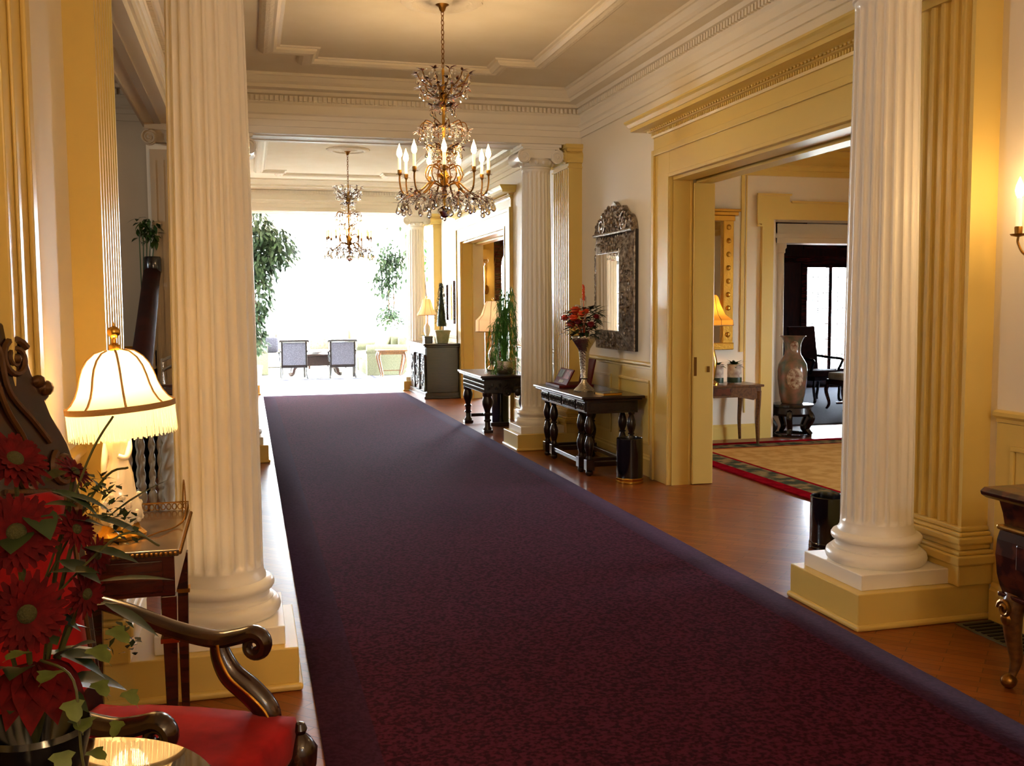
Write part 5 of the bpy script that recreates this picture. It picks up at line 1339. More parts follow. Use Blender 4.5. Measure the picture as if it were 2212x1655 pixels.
for sy in (-1, 1):
    for pts in ([(-0.246, sy * 0.02, 1.48), (-0.243, sy * 0.07, 1.44), (-0.246, sy * 0.09, 1.33), (-0.246, sy * 0.17, 1.24), (-0.246, sy * 0.22, 1.18)], [(-0.246, sy * 0.05, 1.36), (-0.243, sy * 0.07, 1.28), (-0.246, sy * 0.12, 1.2), (-0.246, sy * 0.12, 1.14)],
                [(-0.246, sy * 0.02, 1.08), (-0.24, sy * 0.1, 1.065), (-0.246, sy * 0.22, 1.04), (-0.246, sy * 0.26, 0.98)], [(-0.246, sy * 0.265, 1.0), (-0.243, sy * 0.25, 0.8), (-0.246, sy * 0.255, 0.5)]):
        car.tube(bez(pts, 6), 0.008, 6)
    for k in range(8): car.ball((-0.245, sy * (0.05 + 0.025 * k), 1.06 - 0.004 * k), (0.008, 0.010, 0.010), 6, 4)
    car.ball((-0.25, sy * 0.24, 1.325), (0.02, 0.026, 0.022), 8, 6).ball((-0.25, sy * 0.215, 1.345), (0.02, 0.02, 0.018), 8, 6).ball((-0.25, sy * 0.30, 0.98), (0.02, 0.022, 0.02), 8, 6)
car.xf(bm)
link('carving', car, 'old_brass', bk, smooth=True, kind='stuff')
mat('chair_carving', '5a3a1c', 0.35, metal=0.35, bump=0.2, bscale=60)
bpy.data.objects[bk.children[0].name].data.materials[0] = MATS['chair_carving']

# round polished table with the red bouquet in the corner
TX, TY, TZ = -0.365, 1.875, 0.637
mat('polished_top', '2a120c', 0.05, col2='1c0b08', scale=4, coat=1.0)
MATS['polished_top'].node_tree.nodes['Principled BSDF'].inputs['Coat Roughness'].default_value = 0.015
t = thing('round_table', 'round highly polished dark table holding the red bouquet in the bottom left corner', 'table', (TX, TY, 0))
link('table_top', MB().lathe([(0.02, TZ - 0.02), (0.272, TZ - 0.02), (0.284, TZ - 0.014), (0.288, TZ - 0.006), (0.282, TZ), (0.02, TZ)], 64), 'polished_top', t, smooth=True, angle=30)
link('pedestal', MB().lathe([(0.03, 0.08), (0.05, 0.12), (0.035, 0.2), (0.03, 0.35), (0.05, 0.45), (0.03, 0.52), (0.09, TZ - 0.02)], 20), 'mahogany', t, smooth=True)
for k in range(3):
    a = 2 * PI * k / 3 + 0.3
    link('leg', MB().tube(bez([(0.02 * math.cos(a), 0.02 * math.sin(a), 0.14), (0.12 * math.cos(a), 0.12 * math.sin(a), 0.12), (0.2 * math.cos(a), 0.2 * math.sin(a), 0.04), (0.25 * math.cos(a), 0.25 * math.sin(a), 0.018)], 5), 0.018, 8), 'mahogany', t, smooth=True)

t = thing('red_bouquet', 'bouquet of dark red gerberas with ivy and leaves on the polished round table', 'flowers', (-0.385, 1.86, TZ + 0.001))
link('bowl', MB().lathe([(0.05, 0), (0.055, 0.015), (0.04, 0.03), (0.08, 0.09), (0.095, 0.15), (0.09, 0.16), (0.075, 0.12), (0.03, 0.05)], 28), 'black_lacquer', t, smooth=True)
rnd = random.Random(21)
def gerbera(c, d, r, name='gerbera', k=22, m_='petal_red'):
    M = Matrix.Translation(c) @ rot_to(d)
    q = MB()
    for ring, (n_, rr, lift) in enumerate(((k, 1.0, 0.10), (k, 0.86, 0.28), (k - 6, 0.6, 0.55))):
        for j in range(n_):
            a = 2 * PI * (j + 0.5 * ring) / n_ + rnd.uniform(-0.06, 0.06)
            q.leaf((0.12 * r * math.cos(a), 0.12 * r * math.sin(a), 0), (math.cos(a), math.sin(a), lift), (0, 0, 1), r * rr * rnd.uniform(0.92, 1.05), r * 0.26, 0.12, 3, 0.25, shape=lambda t_: 0.55 + 0.45 * math.sin(PI * min(1, t_ * 0.9)) if t_ < 0.97 else 0.35)
    q.xf(M)
    f = link(name, q, m_, t, smooth=True)
    q = MB().ball((0, 0, r * 0.08), (r * 0.26, r * 0.26, r * 0.14), 14, 6); q.xf(M)
    link('flower_center', q, 'petal_core', f, smooth=True)
    st = MB().tube(bez([(0, 0, 0.12), (c[0] * 0.5, c[1] * 0.5, 0.12 + (c[2] - 0.12) * 0.6), c], 5), 0.004, 5); link('flower_stem', st, 'stem', f, smooth=True)
gerbera((0.005, -0.10, 0.525), (0.35, -0.9, 0.25), 0.062)
gerbera((0.02, -0.125, 0.395), (0.45, -0.85, 0.05), 0.062)
gerbera((-0.01, -0.02, 0.635), (0.55, -0.45, 0.7), 0.058)
gerbera((-0.10, -0.05, 0.60), (-0.2, -0.6, 0.6), 0.055)
gerbera((0.115, -0.02, 0.46), (0.85, -0.5, 0.2), 0.034, 'small_flower', 14)
gerbera((0.085, -0.03, 0.51), (0.75, -0.6, 0.4), 0.036, 'small_flower', 14)
gerbera((0.075, 0.04, 0.60), (0.7, -0.2, 0.7), 0.036, 'small_flower', 14)
gerbera((0.10, -0.05, 0.40), (0.8, -0.6, 0.0), 0.04, 'small_flower', 16)
# broad red bracts low in front
for (a, L) in ((-1.9, 0.12), (-1.5, 0.13), (-1.1, 0.12), (-0.7, 0.11), (-2.4, 0.12), (-0.3, 0.10)):
    q = MB().leaf((0.02, -0.06, 0.29), (math.cos(a), math.sin(a), -0.35), (0, 0, 1), L, 0.07, 0.35, 5)
    link('red_bract', q, 'petal_red', t, smooth=True)
# large dark leaves, one object each
for i in range(34):
    a = rnd.uniform(-2.9, 0.9); z = rnd.uniform(0.18, 0.62); rr = rnd.uniform(0.02, 0.07)
    q = MB().leaf((rr * math.cos(a), rr * math.sin(a) - 0.02, z), (math.cos(a), math.sin(a) * 0.8, rnd.uniform(-0.5, 0.7)), (0, 0, 1), rnd.uniform(0.06, 0.10), rnd.uniform(0.04, 0.06), rnd.uniform(0.1, 0.5), 5)
    link('leaf', q, 'leaf_dark', t, smooth=True)
for (b, d, L, w_) in (((0.13, -0.02, 0.52), (0.75, 0.1, 0.62), 0.13, 0.022), ((0.10, 0.0, 0.53), (0.9, -0.2, -0.25), 0.12, 0.035), ((0.12, -0.05, 0.42), (1, -0.2, 0.15), 0.13, 0.03), ((0.13, -0.05, 0.38), (0.9, -0.3, -0.4), 0.11, 0.035), ((0.1, -0.04, 0.48), (0.8, -0.3, -0.1), 0.10, 0.04)):
    link('leaf', MB().leaf(b, d, (0, 0, 1), L, w_, 0.15, 5), 'leaf_dark', t, smooth=True)
for (p0, p1, p2) in (((0.02, 0, 0.4), (0.10, 0.02, 0.62), (0.145, 0.03, 0.70)), ((0.02, 0, 0.4), (0.12, 0.02, 0.58), (0.17, 0.0, 0.61)), ((0.05, -0.05, 0.4), (0.16, -0.05, 0.50), (0.22, -0.02, 0.47))):
    link('twig', MB().tube(bez([p0, p1, p2], 6), 0.0022, 5), 'stem', t)
# sprigs of small filler and ivy
q = MB()
for (cx, cy, cz) in ((0.14, 0.02, 0.545), (0.16, -0.02, 0.50), (0.115, 0.03, 0.565), (0.15, 0.0, 0.30)):
    for k in range(26):
        q.leaf((cx + rnd.uniform(-0.025, 0.025), cy + rnd.uniform(-0.02, 0.02), cz + rnd.uniform(-0.03, 0.03)), (rnd.uniform(-1, 1), rnd.uniform(-1, 1), rnd.uniform(-0.3, 1)), (0, 0, 1), 0.02, 0.012, 0.2, 2)
link('filler_sprigs', q, 'leaf_dark', t, smooth=True, kind='stuff')
ivy_shape = lambda t_: (0.55 if t_ < 0.05 else 1.0 if t_ < 0.3 else 0.62 if t_ < 0.55 else 0.5 if t_ < 0.8 else 0.02)
for (x, y, z, s_) in ((0.06, -0.14, 0.30, 0.05), (0.085, -0.15, 0.25, 0.045), (0.10, -0.13, 0.21, 0.05), (0.07, -0.16, 0.17, 0.045), (0.11, -0.12, 0.15, 0.04), (0.09, -0.17, 0.10, 0.045), (0.12, -0.13, 0.33, 0.05), (0.145, -0.10, 0.35, 0.05),
                      (0.05, -0.15, 0.12, 0.05), (0.10, -0.15, 0.06, 0.045), (0.145, -0.16, 0.045, 0.042), (0.16, -0.05, 0.22, 0.04), (0.15, -0.08, 0.18, 0.035), (0.02, -0.15, 0.34, 0.045), (0.075, -0.17, 0.08, 0.04), (0.12, -0.10, 0.26, 0.04)):
    a = rnd.uniform(-2.2, -0.5)
    link('ivy_leaf', MB().leaf((x, y, z), (math.cos(a), math.sin(a), rnd.uniform(-1.2, 0.2)), (math.cos(a), math.sin(a), 0.6), s_, s_ * 0.95, 0.15, 6, 0.12, shape=ivy_shape), 'leaf_ivy', t, smooth=True)
link('ivy_stem', MB().tube(bez([(0.03, -0.08, 0.30), (0.09, -0.14, 0.28), (0.10, -0.15, 0.15), (0.12, -0.15, 0.06)], 6), 0.0025, 5), 'stem', t)

# ================================================================ STAIR HALL
t = thing('staircase', 'dark railed staircase with red carpet and barley twist balusters behind the lamp', 'staircase', (0, 0, 0))
ns, tr, rs = 7, 0.36, 0.165
for i in range(ns):
    y0 = 7.45 + i * tr; y1 = 10.08
    g = link('step', MB().box(-2.5, -0.84, y0, y1, i * rs, (i + 1) * rs - 0.002), 'shade_taupe_paint', t, bevel=0.006)
    link('stair_carpet', MB().box(-2.1, -0.98, y0 - 0.012, min(y0 + tr, y1) - 0.0, i * rs + 0.004, (i + 1) * rs + 0.008), 'stair_carpet', g)
    link('stair_rod', MB().tube([(-2.15, y0 + tr - 0.02, (i + 1) * rs + 0.014), (-0.94, y0 + tr - 0.02, (i + 1) * rs + 0.014)], 0.009, 6), 'brass', g)
rail = [(-0.70, 6.75, 1.00), (-0.735, 7.3, 1.11), (-0.78, 8.2, 1.37), (-0.82, 9.0, 1.62), (-0.845, 9.5, 1.78), (-0.85, 9.7, 1.86), (-0.845, 9.75, 1.93)]
q = MB(); pts = bez(rail, 6)
q.tube(pts, 0.07, 10, flat=1.1)
link('handrail', q, 'rail_wood', t, smooth=True)
link('rail_cap', MB().lathe([(0.075, 0), (0.08, 0.02), (0.08, 0.13), (0.07, 0.15), (0.02, 0.155)], 14, (-0.845, 9.72, 1.86)), 'ebony', t, smooth=True)
# lower rail with twisted balusters
link('handrail', MB().box(-0.92, -0.44, 6.95, 7.05, 0.945, 1.02), 'mahogany', t, bevel=0.015)
link('bottom_rail', MB().box(-0.92, -0.44, 6.94, 7.06, 0.0, 0.12), 'shade_taupe_paint', t, bevel=0.006)
bm_ = None
def twist(a, z, r):
    return r * (1 + (0.26 * math.cos(2 * a - z * 62) if 0.36 < z < 0.88 else 0))
prof = [(0.024, 0.12), (0.024, 0.2), (0.016, 0.21), (0.026, 0.24), (0.03, 0.27), (0.022, 0.30), (0.014, 0.31), (0.026, 0.325), (0.026, 0.345)] + [(0.019, 0.36 + 0.014 * k) for k in range(38)] + [(0.026, 0.90), (0.024, 0.945)]
for (x, y) in ((-0.52, 7.0), (-0.60, 7.0), (-0.655, 7.0), (-0.72, 7.0), (-0.745, 7.08), (-0.80, 7.0), (-0.86, 7.0)):
    if bm_ is None: o = link('baluster', MB().lathe(prof, 16, rfun=twist), 'grey_baluster', t, smooth=True, loc=(x, y, 0), angle=180); bm_ = o.data
    else: o = link('baluster', bm_, None, t, loc=(x, y, 0))
link('newel', MB().lathe([(0.05, 0.0), (0.05, 0.22), (0.03, 0.24), (0.05, 0.3), (0.035, 0.34)] + [(0.042, 0.36 + 0.014 * k) for k in range(36)] + [(0.05, 0.88), (0.05, 0.95)], 20, (-0.54, 6.92, 0), rfun=lambda a, z, r: r * (1 + (0.2 * math.cos(3 * a - z * 50) if 0.36 < z < 0.87 else 0))), 'grey_baluster', t, smooth=True, angle=180)
struct('trim_22', MB().box(-0.86, -0.84, 7.45, 9.85, 0, 0.9).prism([(7.45, 0.0), (9.85, 0.0), (9.85, 1.78), (9.5, 1.7), (7.45, 1.05)], -0.86, -0.84, 'yz'), 'plaster_relief', label='textured plaster panel beneath the stair handrail')
t = thing('silver_ornament', 'shiny silver ornament with short arms on the stair ledge', 'ornament', (-0.70, 8.6, 1.0))
link('stem', MB().lathe([(0.04, -0.99), (0.04, -0.98), (0.012, -0.95), (0.01, -0.2), (0.02, -0.1), (0.01, 0.0), (0.014, 0.12)], 12), 'silver', t, smooth=True)
for (z, sx) in ((0.02, 1), (0.10, 1)): link('arm', MB().tube([(0, 0, z), (0.06 * sx, -0.04, z + 0.03), (0.11 * sx, -0.05, z + 0.05)], 0.014, 8), 'silver', t, smooth=True)

t = thing('stair_plant', 'small leafy plant on the upper stair beside the dark handrail', 'plant', (-0.95, 9.74, 1.166))
link('pot', MB().lathe([(0.06, 0), (0.085, 0.14), (0.08, 0.15), (0.06, 0.12)], 16), 'stone_pot', t, smooth=True)
rnd = random.Random(77); q = MB()
for k in range(5): q.tube(bez([(0, 0, 0.1), (0.02 * k, -0.02, 0.6), (0.035 * k, -0.05, 1.05 + 0.02 * k)], 5), 0.005, 5)
for k in range(70): q.leaf((rnd.uniform(-0.02, 0.16), rnd.uniform(-0.1, 0.04), rnd.uniform(0.98, 1.2)), (rnd.uniform(-1, 1), rnd.uniform(-1, 1), rnd.uniform(-0.8, 0.5)), (0, 0, 1), 0.09, 0.04, 0.3, 3)
link('foliage', q, 'leaf_mid', t, smooth=True, kind='stuff')
# ================================================================ DRAWING ROOM AND LIBRARY
t = thing('gilt_mirror', 'tall gilt framed mirror on the drawing room wall', 'mirror', (4.86, RY1, 0))
link('backing', MB().box(-0.42, 0.42, -0.03, -0.002, 1.06, 2.58), 'walnut', t)
for sx in (-1, 1):
    x0, x1 = sorted((sx * 0.29, sx * 0.42)); f = link('frame_pillar', MB().box(x0, x1, -0.075, -0.03, 1.10, 2.5), 'gilt', t, bevel=0.01)
    q = MB()
    for k in range(9): q.ball((sx * 0.355, -0.078, 1.2 + 0.15 * k), (0.03, 0.014, 0.03), 8, 5)
    link('relief', q, 'gilt', f, smooth=True, kind='stuff')
link('cornice', MB().box(-0.43, 0.43, -0.085, -0.03, 2.47, 2.53).box(-0.46, 0.46, -0.11, -0.03, 2.53, 2.57).box(-0.48, 0.48, -0.125, -0.03, 2.57, 2.60), 'gilt', t, bevel=0.006)
link('bottom_bar', MB().box(-0.43, 0.43, -0.08, -0.03, 1.03, 1.11), 'gilt', t, bevel=0.008)
link('glass', MB().box(-0.29, 0.29, -0.036, -0.031, 1.11, 2.47), 'mirror_glass', t)

t = thing('side_table', 'inlaid walnut side table on tapered legs below the gilt mirror', 'table', (4.31, 9.62, 0))
link('table_top', MB().box(0.0, 1.09, 0.0, 0.50, 0.645, 0.67), 'walnut', t, bevel=0.006)
link('apron', MB().prism([(0.03, 0.645), (0.03, 0.54), (0.12, 0.50), (0.25, 0.535), (0.545, 0.535), (0.84, 0.535), (0.97, 0.50), (1.06, 0.54), (1.06, 0.645)], 0.02, 0.48, 'xz'), 'walnut', t)
link('drawer', MB().box(0.10, 0.70, 0.008, 0.022, 0.56, 0.635), 'marquetry', t, bevel=0.003)
for (x, y) in ((0.05, 0.04), (1.04, 0.04), (0.05, 0.45), (1.04, 0.45)):
    p = bez([(x, y, 0.60), (x, y, 0.45), (x * 0.98 + 0.01, y, 0.25), (x, y, 0.02)], 5)
    link('leg', MB().tube(p, [0.034 - 0.018 * k / (len(p) - 1) for k in range(len(p))], 8), 'walnut', t, smooth=True)
for i, (x, nm) in enumerate(((4.955, 'left'), (5.175, 'right'))):
    t = thing('painted_cachepot', 'painted porcelain cachepot with plant on the walnut table, the %s one of the pair' % nm, 'plant', (x, 9.88, 0.671), 0, 'pair of painted cachepots')
    link('pot', MB().lathe([(0.074, 0), (0.078, 0.01), (0.078, 0.20), (0.083, 0.205), (0.08, 0.21), (0.07, 0.19)], 24), 'floral_fabric', t, smooth=True)
    link('dark_band', MB().lathe([(0.0792, 0.01), (0.0797, 0.012), (0.0797, 0.065), (0.0792, 0.067)], 24, cap=False), 'leaf_dark', t, smooth=True)
    rnd = random.Random(30 + i); q = MB()
    for k in range(40):
        a = rnd.uniform(0, 6.28); q.leaf((0, 0, 0.19), (math.cos(a), math.sin(a), rnd.uniform(0.1, 1.5)), (0, 0, 1), rnd.uniform(0.07, 0.14), 0.04, 0.45, 4)
    link('foliage', q, 'leaf_mid', t, smooth=True, kind='stuff')
table_lamp('table_lamp', 'table lamp with amber bell shade below the gilt mirror', (4.86, 9.80, 0.671), 0.5,
           [(0.08, 0), (0.08, 0.02), (0.03, 0.05), (0.05, 0.15), (0.06, 0.25), (0.03, 0.38), (0.012, 0.44), (0.01, 0.6)], 'brass',
           [(0.04, 0.97), (0.06, 0.95), (0.09, 0.86), (0.14, 0.76), (0.22, 0.70), (0.222, 0.645)], 'lamp_gold', 6, LAMP_W * 0.6)
sconce(5.15, RY1 - 0.001, 1.85, 1, 'candle sconce on the drawing room wall', 1) if False else None
# room lighting: an unseen chandelier is added to warm the drawing room
# large painted vase on carved stand
t = thing('vase_stand', 'black carved wooden stand under the tall painted vase', 'stand', (6.13, 10.28, 0))
link('top', MB().lathe([(0.23, 0.34), (0.245, 0.35), (0.245, 0.375), (0.22, 0.38)], 28), 'ebony', t, smooth=True)
link('apron', MB().lathe([(0.20, 0.24), (0.23, 0.27), (0.22, 0.34)], 28), 'carved_oak', t, smooth=True)
for k in range(5):
    a = 2 * PI * k / 5 + 0.3
    p = bez([(0.19 * math.cos(a), 0.19 * math.sin(a), 0.30), (0.25 * math.cos(a), 0.25 * math.sin(a), 0.22), (0.19 * math.cos(a), 0.19 * math.sin(a), 0.10), (0.24 * math.cos(a), 0.24 * math.sin(a), 0.03)], 5)
    g = link('leg', MB().tube(p, [0.04 - 0.012 * k_ / 15 for k_ in range(16)], 8), 'ebony', t, smooth=True)
link('base_ring', MB().lathe([(0.19, 0.0), (0.23, 0.0), (0.23, 0.03), (0.19, 0.03)], 28, cap=False), 'ebony', t, smooth=True)
mat('painted_vase', '9a6a58', 0.2, col2='57604c', scale=7, detail=8, coat=0.6)
mat('vase_panel', 'cdbca2', 0.25, col2='7c4f3c', scale=26, detail=6, coat=0.5)
t = thing('floor_vase', 'tall painted oriental vase with pale medallions by the library opening', 'vase', (6.13, 10.28, 0.381))
VP = [(0.115, 0), (0.125, 0.01), (0.15, 0.12), (0.168, 0.28), (0.17, 0.38), (0.16, 0.46), (0.12, 0.53), (0.095, 0.57), (0.088, 0.62), (0.095, 0.70), (0.125, 0.765), (0.15, 0.785), (0.145, 0.79), (0.1, 0.74), (0.07, 0.6)]
link('body', MB().lathe(VP, 36), 'painted_vase', t, smooth=True)
def medallion(zc, rr, rad, az):
    def fn(u, v):
        a = 2 * PI * u; k = v * rad
        th = az + k * math.cos(a) / rr; z = zc + k * 1.25 * math.sin(a)
        r = 0
        for (r0, z0), (r1, z1) in zip(VP[:-4], VP[1:-3]):
            if z0 <= z <= z1: r = r0 + (r1 - r0) * (z - z0) / (z1 - z0)
        r += 0.003
        return (r * math.cos(th), r * math.sin(th), z)
    return MB().grid(fn, 24, 4)
link('medallion', medallion(0.30, 0.17, 0.10, -1.9), 'vase_panel', t, smooth=True)
link('medallion', medallion(0.67, 0.095, 0.05, -1.9), 'vase_panel', t, smooth=True)
# library furniture
def side_chair(name, label, x, y, rz, seat, w_=0.5, bh=1.1, arms=True):
    t = thing(name, label, 'chair', (x, y, 0), rz)
    link('seat', MB().cushion(-w_ / 2, w_ / 2, -0.25, 0.25, 0.38, 0.5, 4), seat, t, smooth=True, angle=180)
    link('seat_rail', MB().box(-w_ / 2, w_ / 2, -0.25, 0.25, 0.34, 0.41), 'ebony', t, bevel=0.006)
    q = MB().box(-w_ / 2, w_ / 2, 0.22, 0.27, 0.45, bh); q.xf(Matrix.Translation((0, 0.24, 0.45)) @ Matrix.Rotation(math.radians(-8), 4, 'X') @ Matrix.Translation((0, -0.24, -0.45)))
    link('backrest', q, seat, t, bevel=0.015)
    for sx in (-1, 1):
        for y_ in (-0.22, 0.22):
            link('leg', MB().tube(bez([(sx * (w_ / 2 - 0.03), y_, 0.36), (sx * (w_ / 2 - 0.01), y_, 0.22), (sx * (w_ / 2 - 0.03), y_ * 1.05, 0.05), (sx * (w_ / 2), y_ * 1.15, 0.012)], 4), 0.022, 8), 'ebony', t, smooth=True)
        if arms:
            link('arm', MB().tube(bez([(sx * w_ / 2, 0.25, 0.70), (sx * (w_ / 2 + 0.03), 0.0, 0.68), (sx * (w_ / 2 + 0.03), -0.2, 0.67), (sx * (w_ / 2 + 0.02), -0.24, 0.63), (sx * (w_ / 2), -0.15, 0.45)], 5), 0.022, 8), 'ebony', t, smooth=True)
    return t
mat('dark_tapestry', '3a1c18', 0.8, col2='20100f', scale=16)
side_chair('tapestry_armchair', 'dark tapestry armchair in front of the library window', 8.62, 13.75, 0.25, 'dark_tapestry', 0.58, 1.18)
side_chair('library_armchair', 'dark carved library armchair partly hidden by the nearest right column', 9.2, 12.85, -0.5, 'dark_tapestry', 0.55, 1.0)
t = thing('library_stool', 'low library stool with pale cushion and cabriole legs', 'stool', (8.32, 12.35, 0))
link('cushion', MB().cushion(-0.28, 0.28, -0.22, 0.22, 0.44, 0.55, 4), 'cream_fabric', t, smooth=True, angle=180)
link('frame', MB().box(-0.28, 0.28, -0.22, 0.22, 0.37, 0.45), 'mahogany', t, bevel=0.006)
for sx in (-1, 1):
    for sy in (-1, 1):
        link('leg', MB().tube(bez([(sx * 0.25, sy * 0.19, 0.40), (sx * 0.28, sy * 0.21, 0.28), (sx * 0.24, sy * 0.19, 0.1), (sx * 0.27, sy * 0.21, 0.015)], 5), [0.035 - 0.02 * k / 15 for k in range(16)], 8), 'mahogany', t, smooth=True)
link('stretcher', MB().box(-0.24, 0.24, -0.015, 0.015, 0.10, 0.13), 'mahogany', t)
# ================================================================ SUNROOM
def back_chair(label, x, y, rz):
    t = thing('open_armchair', label, 'armchair', (x, y, 0), rz, 'pair of armchairs seen from behind')
    # faces +Y, back towards the hall
    link('back_panel', MB().box(-0.245, 0.245, -0.015, 0.03, 0.30, 0.79), 'damask', t, bevel=0.01)
    q = MB().box(-0.27, -0.235, -0.02, 0.035, 0.25, 0.82).box(0.235, 0.27, -0.02, 0.035, 0.25, 0.82).box(-0.27, 0.27, -0.02, 0.035, 0.25, 0.31)
    link('back_frame', q, 'ebony', t, bevel=0.006)
    q = MB(); q.tube([(-0.30, -0.03, 0.82), (0.30, -0.03, 0.82)], 0.024, 10)
    for sx in (-1, 1): q.ball((sx * 0.30, -0.03, 0.82), (0.014, 0.032, 0.032), 10, 8)
    link('top_scroll', q, 'ebony', t, smooth=True)
    link('seat', MB().cushion(-0.27, 0.27, 0.0, 0.52, 0.34, 0.46, 4), 'damask', t, smooth=True, angle=180)
    link('seat_rail', MB().box(-0.27, 0.27, 0.0, 0.52, 0.29, 0.36), 'ebony', t)
    for sx in (-1, 1):
        link('leg', MB().tube(bez([(sx * 0.25, 0.01, 0.30), (sx * 0.25, -0.01, 0.15), (sx * 0.27, -0.07, 0.02)], 4), 0.018, 8), 'ebony', t, smooth=True)
        link('leg', MB().tube([(sx * 0.25, 0.50, 0.30), (sx * 0.25, 0.50, 0.01)], 0.02, 8), 'ebony', t, smooth=True)
        link('arm', MB().tube(bez([(sx * 0.27, 0.02, 0.60), (sx * 0.29, 0.2, 0.585), (sx * 0.29, 0.38, 0.58), (sx * 0.29, 0.44, 0.55), (sx * 0.275, 0.38, 0.36)], 5), 0.02, 8), 'ebony', t, smooth=True)
back_chair('grey damask armchair seen from behind, the left of the sunroom pair', 0.91, 21.35, 0.03)
back_chair('grey damask armchair seen from behind, the right of the sunroom pair', 1.92, 21.25, -0.05)
t = thing('coffee_table', 'dark coffee table with paw feet between the two sunroom armchairs', 'table', (1.42, 22.75, 0))
link('table_top', MB().box(-0.55, 0.55, -0.35, 0.35, 0.44, 0.48), 'dark_oak', t, bevel=0.008)
link('apron', MB().box(-0.5, 0.5, -0.31, 0.31, 0.22, 0.44), 'carved_oak', t, bevel=0.01)
for sx in (-1, 1):
    for sy in (-1, 1):
        link('leg', MB().tube(bez([(sx * 0.40, sy * 0.27, 0.24), (sx * 0.47, sy * 0.3, 0.16), (sx * 0.50, sy * 0.31, 0.06), (sx * 0.56, sy * 0.34, 0.03)], 5), 0.045, 8), 'dark_oak', t, smooth=True)
tag(link('glass_dish', MB().lathe([(0.10, 0), (0.11, 0.01), (0.2, 0.05), (0.205, 0.055), (0.19, 0.05), (0.05, 0.012)], 28), 'white_urn', smooth=True, loc=(1.42, 22.7, 0.4935)), 'pale dish on the sunroom coffee table', 'dish')

def sofa(label, x, y, rz, w_, fabric, nseat, name='sofa'):
    """faces -Y locally; origin mid of the front"""
    t = thing(name, label, 'sofa', (x, y, 0), rz)
    link('base', MB().box(-w_ / 2 + 0.02, w_ / 2 - 0.02, 0.06, 0.90, 0.015, 0.32), fabric, t, bevel=0.02)
    # pleated skirt in front
    q = MB()
    q.grid(lambda u, v: (-w_ / 2 + w_ * u, 0.035 + 0.012 * math.sin(u * w_ * 42), 0.02 + 0.30 * v), 60, 1)
    link('skirt', q, fabric, t, smooth=True)
    k = (w_ - 0.4) / nseat
    for i in range(nseat):
        link('seat_cushion', MB().cushion(-w_ / 2 + 0.2 + i * k, -w_ / 2 + 0.2 + (i + 1) * k - 0.01, 0.0, 0.70, 0.31, 0.50, 5), fabric, t, smooth=True, angle=180)
        link('back_cushion', MB().cushion(-w_ / 2 + 0.2 + i * k, -w_ / 2 + 0.2 + (i + 1) * k - 0.01, 0.58, 0.82, 0.46, 0.90, 4), fabric, t, smooth=True, angle=180)
    link('back', MB().cushion(-w_ / 2 + 0.05, w_ / 2 - 0.05, 0.74, 0.95, 0.06, 0.86, 8), fabric, t, smooth=True, angle=180)
    for sx in (-1, 1):
        q = MB().box(min(sx * w_ / 2, sx * (w_ / 2 - 0.18)), max(sx * w_ / 2, sx * (w_ / 2 - 0.18)), 0.02, 0.92, 0.012, 0.56)
        i0 = q.mark(); q.lathe([(0.11, 0), (0.115, 0.02), (0.115, 0.85), (0.11, 0.9)], 20); q.xf(Matrix.Translation((sx * (w_ / 2 - 0.08), 0.02, 0.58)) @ Matrix.Rotation(-PI / 2, 4, 'X'), i0)
        link('arm', q, fabric, t, smooth=True)
    return t
sofa('sage green sofa with rolled arms on the right of the sunroom', 2.52, 23.25, -PI / 2, 2.2, 'sage_fabric', 2)
for i, (x, y, r, lb) in enumerate(((2.98, 22.62, 0.5, 'sage square pillow leaning in the near corner of the right sofa'), (3.0, 23.1, 0.2, 'sage square pillow in the middle of the right sofa'))):
    q = MB().cushion(-0.06, 0.06, -0.23, 0.23, 0, 0.46, 3); q.xf(Matrix.Rotation(math.radians(28), 4, 'Y') @ Matrix.Rotation(r, 4, 'Z'))
    tag(link('throw_pillow', q, 'sage_fabric', smooth=True, angle=180, loc=(x - 0.12, y, 0.505)), lb, 'pillow', 'pillows on the right sofa')
sofa('pale green sofa at the left edge of the sunroom beside the tree', 0.42, 23.9, PI / 2, 1.9, 'sage_fabric', 2)
sofa('cream floral sofa at the far end of the sunroom', 0.75, 25.9, 0.1, 1.8, 'cream_fabric', 2)
q = MB().cushion(-0.22, 0.22, -0.06, 0.06, 0, 0.36, 3)
tag(link('throw_pillow', q, 'damask', smooth=True, angle=180, loc=(0.42, 23.35, 0.50)), 'grey pillow on the left sunroom sofa', 'pillow')
def wing_chair(label, x, y, rz, fabric):
    t = thing('wing_chair', label, 'armchair', (x, y, 0), rz)
    link('seat', MB().cushion(-0.33, 0.33, -0.35, 0.25, 0.2, 0.48, 5), fabric, t, smooth=True, angle=180)
    poly = [(-0.34, 0.3), (0.34, 0.3), (0.35, 0.85), (0.28, 0.96), (0.15, 1.02), (0, 1.04), (-0.15, 1.02), (-0.28, 0.96), (-0.35, 0.85)]
    link('back', MB().prism(poly, 0.22, 0.34, 'xz'), fabric, t, bevel=0.03)
    for sx in (-1, 1):
        link('wing', MB().prism([(0.28, 0.5), (0.28, 0.98), (0.12, 0.93), (0.02, 0.75), (-0.02, 0.62)], min(sx * 0.36, sx * 0.30), max(sx * 0.36, sx * 0.30), 'yz'), fabric, t, bevel=0.015)
        link('arm', MB().cushion(min(sx * 0.40, sx * 0.28), max(sx * 0.40, sx * 0.28), -0.33, 0.25, 0.15, 0.62, 5), fabric, t, smooth=True, angle=180)
        for y_ in (-0.28, 0.26): link('leg', MB().taper((sx * 0.28, y_), 0.015, 0.026, 0, 0.22), 'mahogany', t)
wing_chair('cream wing chair beyond the right sofa in the sunroom', 2.70, 25.4, -0.3, 'cream_fabric')
